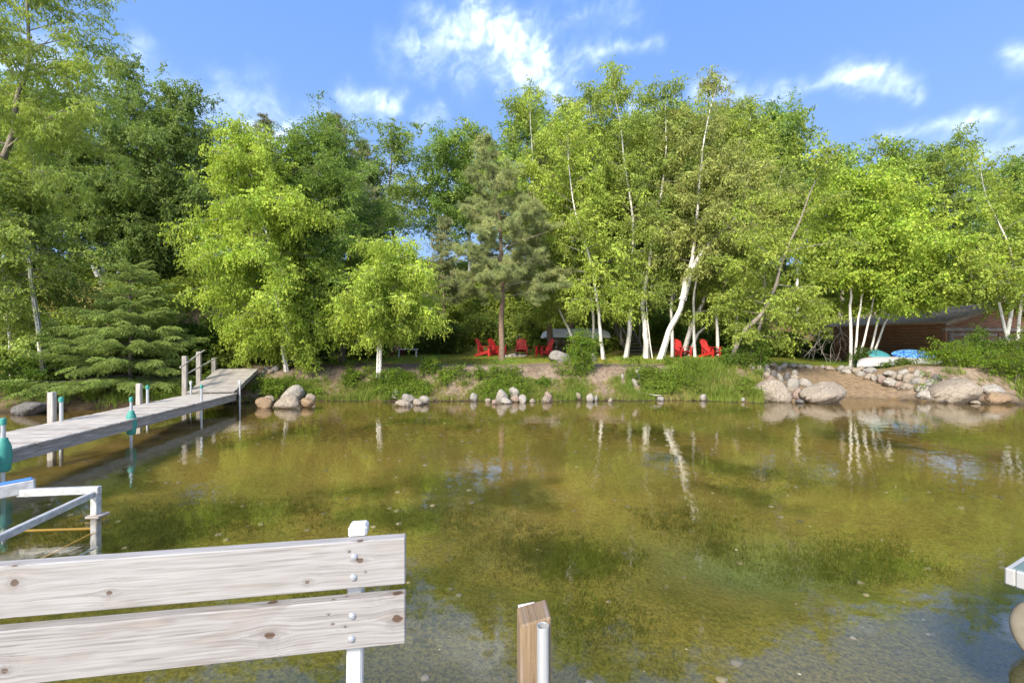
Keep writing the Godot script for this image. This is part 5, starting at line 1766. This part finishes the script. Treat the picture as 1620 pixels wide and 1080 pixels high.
# ---------------------------------------------------------------- the dock at the left and its ramp
func dock() -> void:
	var t := thing("dock", "long grey plank dock running from the left edge to the shore", "dock", Vector3(-8.65, 0, -14.3), 0.145)
	rng.seed = 700
	var z := 0.07
	var k := 0
	while z < 11.4:
		var g := Geo.new()
		g.box(Vector3(1.34, 0.034, 0.134), Transform3D(Basis(Vector3.UP, rr(-0.004, 0.004)), Vector3(-0.65 + rr(-0.01, 0.01), 0.463 + rr(-0.003, 0.003), z)), 0.004, false, Vector2(rr(0, 9), rr(0, 9)))
		part("plank", g.mesh(), [M.dockwood, M.dockwood_b, M.dockwood, M.dockwood_c][k * 7 % 4] if rng.randf() < 0.6 else M.dockwood_b, t)
		z += 0.142
		k += 1
	for s in [-1.27, -0.03]:
		for q in 3:
			var g := Geo.new()
			g.box(Vector3(0.045, 0.19, 3.74), Transform3D(Basis(), Vector3(s, 0.35, 1.9 + q * 3.76)), 0.004, false, Vector2(q * 5.0, s))
			part("side_beam", g.mesh(), M.fascia, t)
	for q in 10:
		var g := Geo.new()
		g.box(Vector3(1.19, 0.14, 0.045), Transform3D(Basis(), Vector3(-0.65, 0.36, 0.04 + q * 1.23)))
		part("joist", g.mesh(), M.fascia, t)
	# ramp to the bank
	var r := thing("dock_ramp", "grey plank ramp climbing from the dock's end to the bank", "ramp", Vector3(-8.74, 0.52, -14.3), 0.237)
	var up := Basis(Vector3.RIGHT, deg_to_rad(13.0))
	for q in 18:
		var g := Geo.new()
		g.box(Vector3(1.33, 0.034, 0.136), Transform3D(up, Vector3(-0.66, 0, 0) + up * Vector3(rr(-0.008, 0.008), rr(-0.003, 0.003), -0.07 - q * 0.143)), 0.004, false, Vector2(rr(0, 9), rr(0, 9)))
		part("plank", g.mesh(), [M.dockwood_c, M.dockwood, M.dockwood_c][q % 3], r)
	for s in [-1.28, -0.66, -0.05]:
		var g := Geo.new()
		g.box(Vector3(0.05, 0.14, 2.55), Transform3D(up, Vector3(s, 0, 0) + up * Vector3(0, -0.09, -1.29)), 0.004)
		part("joist", g.mesh(), M.fascia, r)
	var rail := thing("ramp_railing", "weathered railing of three posts along the ramp's left side", "railing", Vector3(-8.74, 0.52, -14.3), 0.237)
	for q in 3:
		var g := Geo.new()
		var zz: float = [-0.15, -1.15, -2.4][q]
		var top: float = [1.13, 1.25, 0.98][q]
		g.box(Vector3(0.13, top + 0.5, 0.11), Transform3D(Basis(), Vector3(-1.42, top / 2 - 0.25, zz)), 0.008, false, Vector2(q * 3.0, 0))
		part("post", g.mesh(), M.dockwood_c, rail)
	var g := Geo.new()
	g.rod(Vector3(-1.34, 0.80, 0.35), Vector3(-1.34, 1.28, -1.35), 0.025, 10)
	part("handrail", g.mesh(), M.dead, rail)
	g = Geo.new()
	g.rod(Vector3(-1.34, 0.60, -0.2), Vector3(-1.36, 0.98, -2.45), 0.025, 10)
	part("lower_rail", g.mesh(), M.dead, rail)
	# posts that hold the dock
	piling("dock_post", Vector3(-8.04, 0, -9.6), 0.86, 0.027, "galvanised post with a green cap that carries the middle green bumper", "teal", "steel posts of the dock")
	piling("dock_post", Vector3(-7.52, 0, -6.72), 0.90, 0.027, "galvanised post with a green cap and bumper cut by the left edge of the view", "teal", "steel posts of the dock")
	piling("dock_post", Vector3(-8.40, 0, -12.3), 0.86, 0.027, "green-capped steel post on the lake side, before the ramp", "teal", "steel posts of the dock")
	piling("dock_post", Vector3(-8.62, 0, -14.4), 0.80, 0.025, "pale-capped steel post at the dock's end on the lake side", "white", "steel posts of the dock")
	piling("dock_post", Vector3(-9.82, 0, -13.9), 0.82, 0.025, "thin pale-capped steel post on the shore side at the dock's end", "white", "steel posts of the dock")
	piling("dock_post", Vector3(-9.17, 0, -9.25), 0.90, 0.032, "green-capped steel post beside the nearer square wooden post", "teal", "steel posts of the dock")
	piling("dock_post", Vector3(-9.58, 0, -11.95), 0.88, 0.032, "green-capped steel post beside the farther square wooden post", "teal", "steel posts of the dock")
	floatie(Vector3(-8.04, 0, -9.6), 0.38, "green plastic bumper hanging on the middle post of the dock")
	floatie(Vector3(-7.52, 0, -6.72), 0.42, "green plastic bumper on the post at the left edge of the view")
	for w in [[-9.36, -9.25, 1.07, "square weathered wooden post on the dock's shore side, nearer one"], [-9.76, -11.9, 1.0, "square weathered wooden post on the dock's shore side, farther one"]]:
		g = Geo.new()
		g.box(Vector3(0.11, 2.2, 0.105), Transform3D(), 0.01, false, Vector2(w[0], 0))
		var o := single("wooden_post", g.mesh(), M.dockwood_b, w[3], "post", "wooden posts of the dock")
		o.position = Vector3(w[0], w[2] - 1.1, w[1])
		o.rotation.y = 0.145

# ---------------------------------------------------------------- what stands close by
func near_things() -> void:
	# boat lift
	var t := thing("boat_lift", "white metal frame of a boat lift with a blue-topped arm in the shallow water", "boat lift", Vector3(-4.96, 0, -5.42))
	var g := Geo.new()
	g.box(Vector3(0.075, 0.95, 0.075), Transform3D(Basis(), Vector3(0, -0.13, 0)), 0.006)
	part("corner_post", g.mesh(), M.alu, t)
	g = Geo.new()
	g.bar(Vector3(0.05, 0.335, 0.0), Vector3(-0.80, 0.335, 0.12), 0.07, 0.085, 0.008)
	part("top_beam", g.mesh(), M.alu, t)
	g = Geo.new()
	g.bar(Vector3(0.0, 0.29, 0.05), Vector3(0.55, 0.27, 3.0), 0.055, 0.07, 0.006)
	part("side_beam", g.mesh(), M.alu, t)
	g = Geo.new()
	g.bar(Vector3(-0.70, 0.40, 0.02), Vector3(-1.9, 0.30, 1.1), 0.12, 0.15, 0.01)
	var arm := part("bunk_arm", g.mesh(), M.alu, t)
	g = Geo.new()
	g.bar(Vector3(-0.72, 0.482, 0.04), Vector3(-1.9, 0.382, 1.1), 0.10, 0.014, 0.004)
	part("blue_pad", g.mesh(), flat(Color(0.05, 0.19, 0.62), 0.6), arm)
	g = Geo.new()
	g.box(Vector3(0.13, 0.07, 0.10), Transform3D(Basis(Vector3.UP, 0.3), Vector3(-0.66, 0.325, 0.08)), 0.008)
	part("bracket", g.mesh(), M.alu, t)
	for s in [[Vector3(0, -0.12, 0.02), Vector3(-1.6, -0.14, 0.1)], [Vector3(0.02, -0.16, 0.02), Vector3(0.12, -0.2, 2.6)], [Vector3(0.1, -0.3, 0.1), Vector3(0.3, -0.34, 2.8)]]:
		g = Geo.new()
		g.rod(s[0], s[1], 0.016, 8)
		part("lower_bar", g.mesh(), flat(Color(0.42, 0.25, 0.05), 0.7) if s[1].y > -0.3 else M.alu, t)
	g = Geo.new()
	g.box(Vector3(0.16, 0.03, 0.16), Transform3D(Basis(), Vector3(0.02, 0.03, 0)), 0.004)
	part("foot_plate", g.mesh(), M.stairwood, t)
	# pontoon
	var u := Vector3(0.88, 0, -0.47).normalized()
	var yaw := atan2(-u.z, u.x)
	t = thing("pontoon_raft", "corner of a pontoon float with an aluminium tube and white-edged deck", "pontoon", Vector3(3.345, 0, -3.04), yaw)
	g = Geo.new()
	g.box(Vector3(4.0, 0.03, 1.9), Transform3D(Basis(), Vector3(2.0, 0.575, 0.95)), 0.005)
	part("deck", g.mesh(), flat(Color(0.10, 0.15, 0.15), 0.9), t)
	for s in [[Vector3(4.06, 0.11, 0.05), Vector3(2.0, 0.53, -0.005)], [Vector3(4.06, 0.11, 0.05), Vector3(2.0, 0.53, 1.905)], [Vector3(0.05, 0.11, 1.86), Vector3(-0.005, 0.53, 0.95)], [Vector3(0.05, 0.11, 1.86), Vector3(4.005, 0.53, 0.95)]]:
		g = Geo.new()
		g.box(s[0], Transform3D(Basis(), s[1]), 0.008)
		part("rub_rail", g.mesh(), M.edge, t)
	for s in [0.20, 1.7]:
		g = Geo.new()
		var prof := []
		for q in 9:
			var a := PI / 2 * q / 8.0
			prof.append(Vector2(0.235 * sin(a), -0.055 * cos(a)))
		prof.append(Vector2(0.24, 0.0))
		prof.append(Vector2(0.235, 0.012))
		prof.append(Vector2(0.235, 3.9))
		prof.append(Vector2(0.0, 4.0))
		g.lathe(prof, Vector3.ZERO, 28)
		var tube := part("float_tube", g.mesh(), M.tube, t)
		tube.transform = Transform3D(Basis(Vector3.BACK, -PI / 2), Vector3(0.09, 0.185, s))
		g = Geo.new()
		g.box(Vector3(3.6, 0.10, 0.10), Transform3D(Basis(), Vector3(2.0, 0.44, s)), 0.006)
		part("riser", g.mesh(), M.alu, t)
	# the near dock, just below the view, with its bench and corner post
	var ed := Vector3(0.986, 0, -0.167).normalized()
	yaw = atan2(-ed.z, ed.x)
	t = thing("near_dock", "grey plank dock under the bench", "dock", Vector3(-0.3195, 0.48, -1.40), yaw)
	for k in 30:
		g = Geo.new()
		g.box(Vector3(0.136, 0.036, 1.8), Transform3D(Basis(), Vector3(-2.9 + k * 0.143, -0.018, 0.84)), 0.004, false, Vector2(k * 1.1, k * 0.3))
		part("plank", g.mesh(), M.dockwood_b if k % 3 else M.dockwood, t)
	for s in [-0.03, 1.7]:
		g = Geo.new()
		g.box(Vector3(4.3, 0.18, 0.045), Transform3D(Basis(), Vector3(-0.82, -0.13, s)), 0.004)
		part("side_beam", g.mesh(), M.fascia, t)
	t = thing("bench", "pale weathered plank bench with a white post, its back to the water", "bench", Vector3(-0.3195, 0.48, -1.361), yaw)
	var ims := [
		board_image(1400, 88, 51, Color(0.333, 0.324, 0.318), Color(0.198, 0.186, 0.177), [[0.985 - 0.042, 0.40, 5.0], [0.88, 0.77, 3.4], [0.66, 0.66, 4.2], [0.565, 0.32, 5.2], [0.486, 0.55, 4.4], [0.93, 0.2, 1.8], [0.95, 0.66, 1.6]], 0.55),
		board_image(1400, 92, 53, Color(0.318, 0.307, 0.300), Color(0.174, 0.162, 0.154), [[0.99, 0.48, 7.5], [0.835, 0.55, 7.0], [0.555, 0.70, 3.5], [0.37, 0.82, 4.5], [0.905, 0.25, 1.6], [0.91, 0.44, 1.8], [0.925, 0.52, 1.5]], 0.75)]
	for k in 2:
		var m := StandardMaterial3D.new()
		m.albedo_texture = ImageTexture.create_from_image(ims[k])
		m.roughness = 0.8
		m.metallic_specular = 0.25
		m.heightmap_enabled = true
		m.heightmap_texture = m.albedo_texture
		m.heightmap_scale = 0.12
		var hh: float = [0.138, 0.146][k]
		g = Geo.new()
		g.box(Vector3(2.3, hh, 0.038), Transform3D(Basis(), Vector3(-1.15, [0.963, 0.789][k], -0.019)), 0.003, true)
		part("back_slat", g.mesh(), m, t)
	for k in 3:
		g = Geo.new()
		g.box(Vector3(2.3, 0.036, 0.14), Transform3D(Basis(), Vector3(-1.15, 0.43, 0.12 + k * 0.15)), 0.003)
		part("seat_slat", g.mesh(), M.dockwood_b, t)
	for x in [-0.155, -2.1]:
		g = Geo.new()
		g.box(Vector3(0.046, 1.03, 0.045), Transform3D(Basis(Vector3.BACK, -0.012), Vector3(x, 0.515, -0.0615)), 0.006)
		var post := part("post", g.mesh(), M.white, t)
		g = Geo.new()
		g.box(Vector3(0.055, 0.034, 0.055), Transform3D(Basis(), Vector3(x + 0.012, 1.045, -0.0615)), 0.007)
		part("post_cap", g.mesh(), M.white, post)
		g = Geo.new()
		g.box(Vector3(0.05, 0.045, 0.5), Transform3D(Basis(), Vector3(x, 0.39, 0.21)), 0.006)
		part("seat_arm", g.mesh(), M.white, t)
		for b in [0.988, 0.928, 0.815, 0.748]:
			g = Geo.new()
			g.lathe([Vector2(0.0, 0.006), Vector2(0.004, 0.0055), Vector2(0.008, 0.0035), Vector2(0.0105, 0.0), Vector2(0.0105, -0.004)], Vector3.ZERO, 16)
			var bolt := part("bolt", g.mesh(), M.steel, t)
			bolt.transform = Transform3D(Basis(Vector3.RIGHT, PI / 2), Vector3(x + 0.004 + (b - 0.86) * 0.03, b, 0.002))
	# wooden corner post with its pipe and bumper
	var pt := StandardMaterial3D.new()
	pt.albedo_texture = ImageTexture.create_from_image(board_image(600, 110, 57, Color(0.26, 0.185, 0.11), Color(0.10, 0.06, 0.03), [[0.86, 0.55, 9.0], [0.45, 0.4, 7.0]], 0.9))
	pt.roughness = 0.8
	g = Geo.new()
	g.box(Vector3(0.098, 1.95, 0.09), Transform3D(), 0.005, true)
	for q in g.v.size():
		if g.v[q].y > 0.9:
			g.v[q].y += g.v[q].x * 0.22 - g.v[q].z * 0.1
	t = thing("corner_post", "brown wooden post with a white strip standing at the near dock's edge", "post", Vector3(0.07, 0.252, -1.47), 0.12)
	part("post", g.mesh(), pt, t)
	g = Geo.new()
	g.box(Vector3(0.055, 0.9, 0.014), Transform3D(Basis(), Vector3(-0.016, 0.515, -0.054)), 0.005)
	var strip := part("bumper_strip", g.mesh(), M.white, t)
	g = Geo.new()
	g.rod(Vector3(-0.043, 0.962, -0.05), Vector3(0.012, 0.968, -0.05), 0.009, 10)
	part("strip_end", g.mesh(), M.white, strip)
	g = Geo.new()
	g.lathe([Vector2(0.0185, -1.9), Vector2(0.0185, 0.0), Vector2(0.0178, 0.001), Vector2(0.0155, 0.0), Vector2(0.0155, -0.25), Vector2(0.0, -0.25)], Vector3.ZERO, 24)
	var pipe := single("steel_pipe", g.mesh(), M.galv, "grey galvanised pipe standing in front of the brown corner post", "pipe")
	pipe.position = Vector3(0.094, 1.235, -1.385)
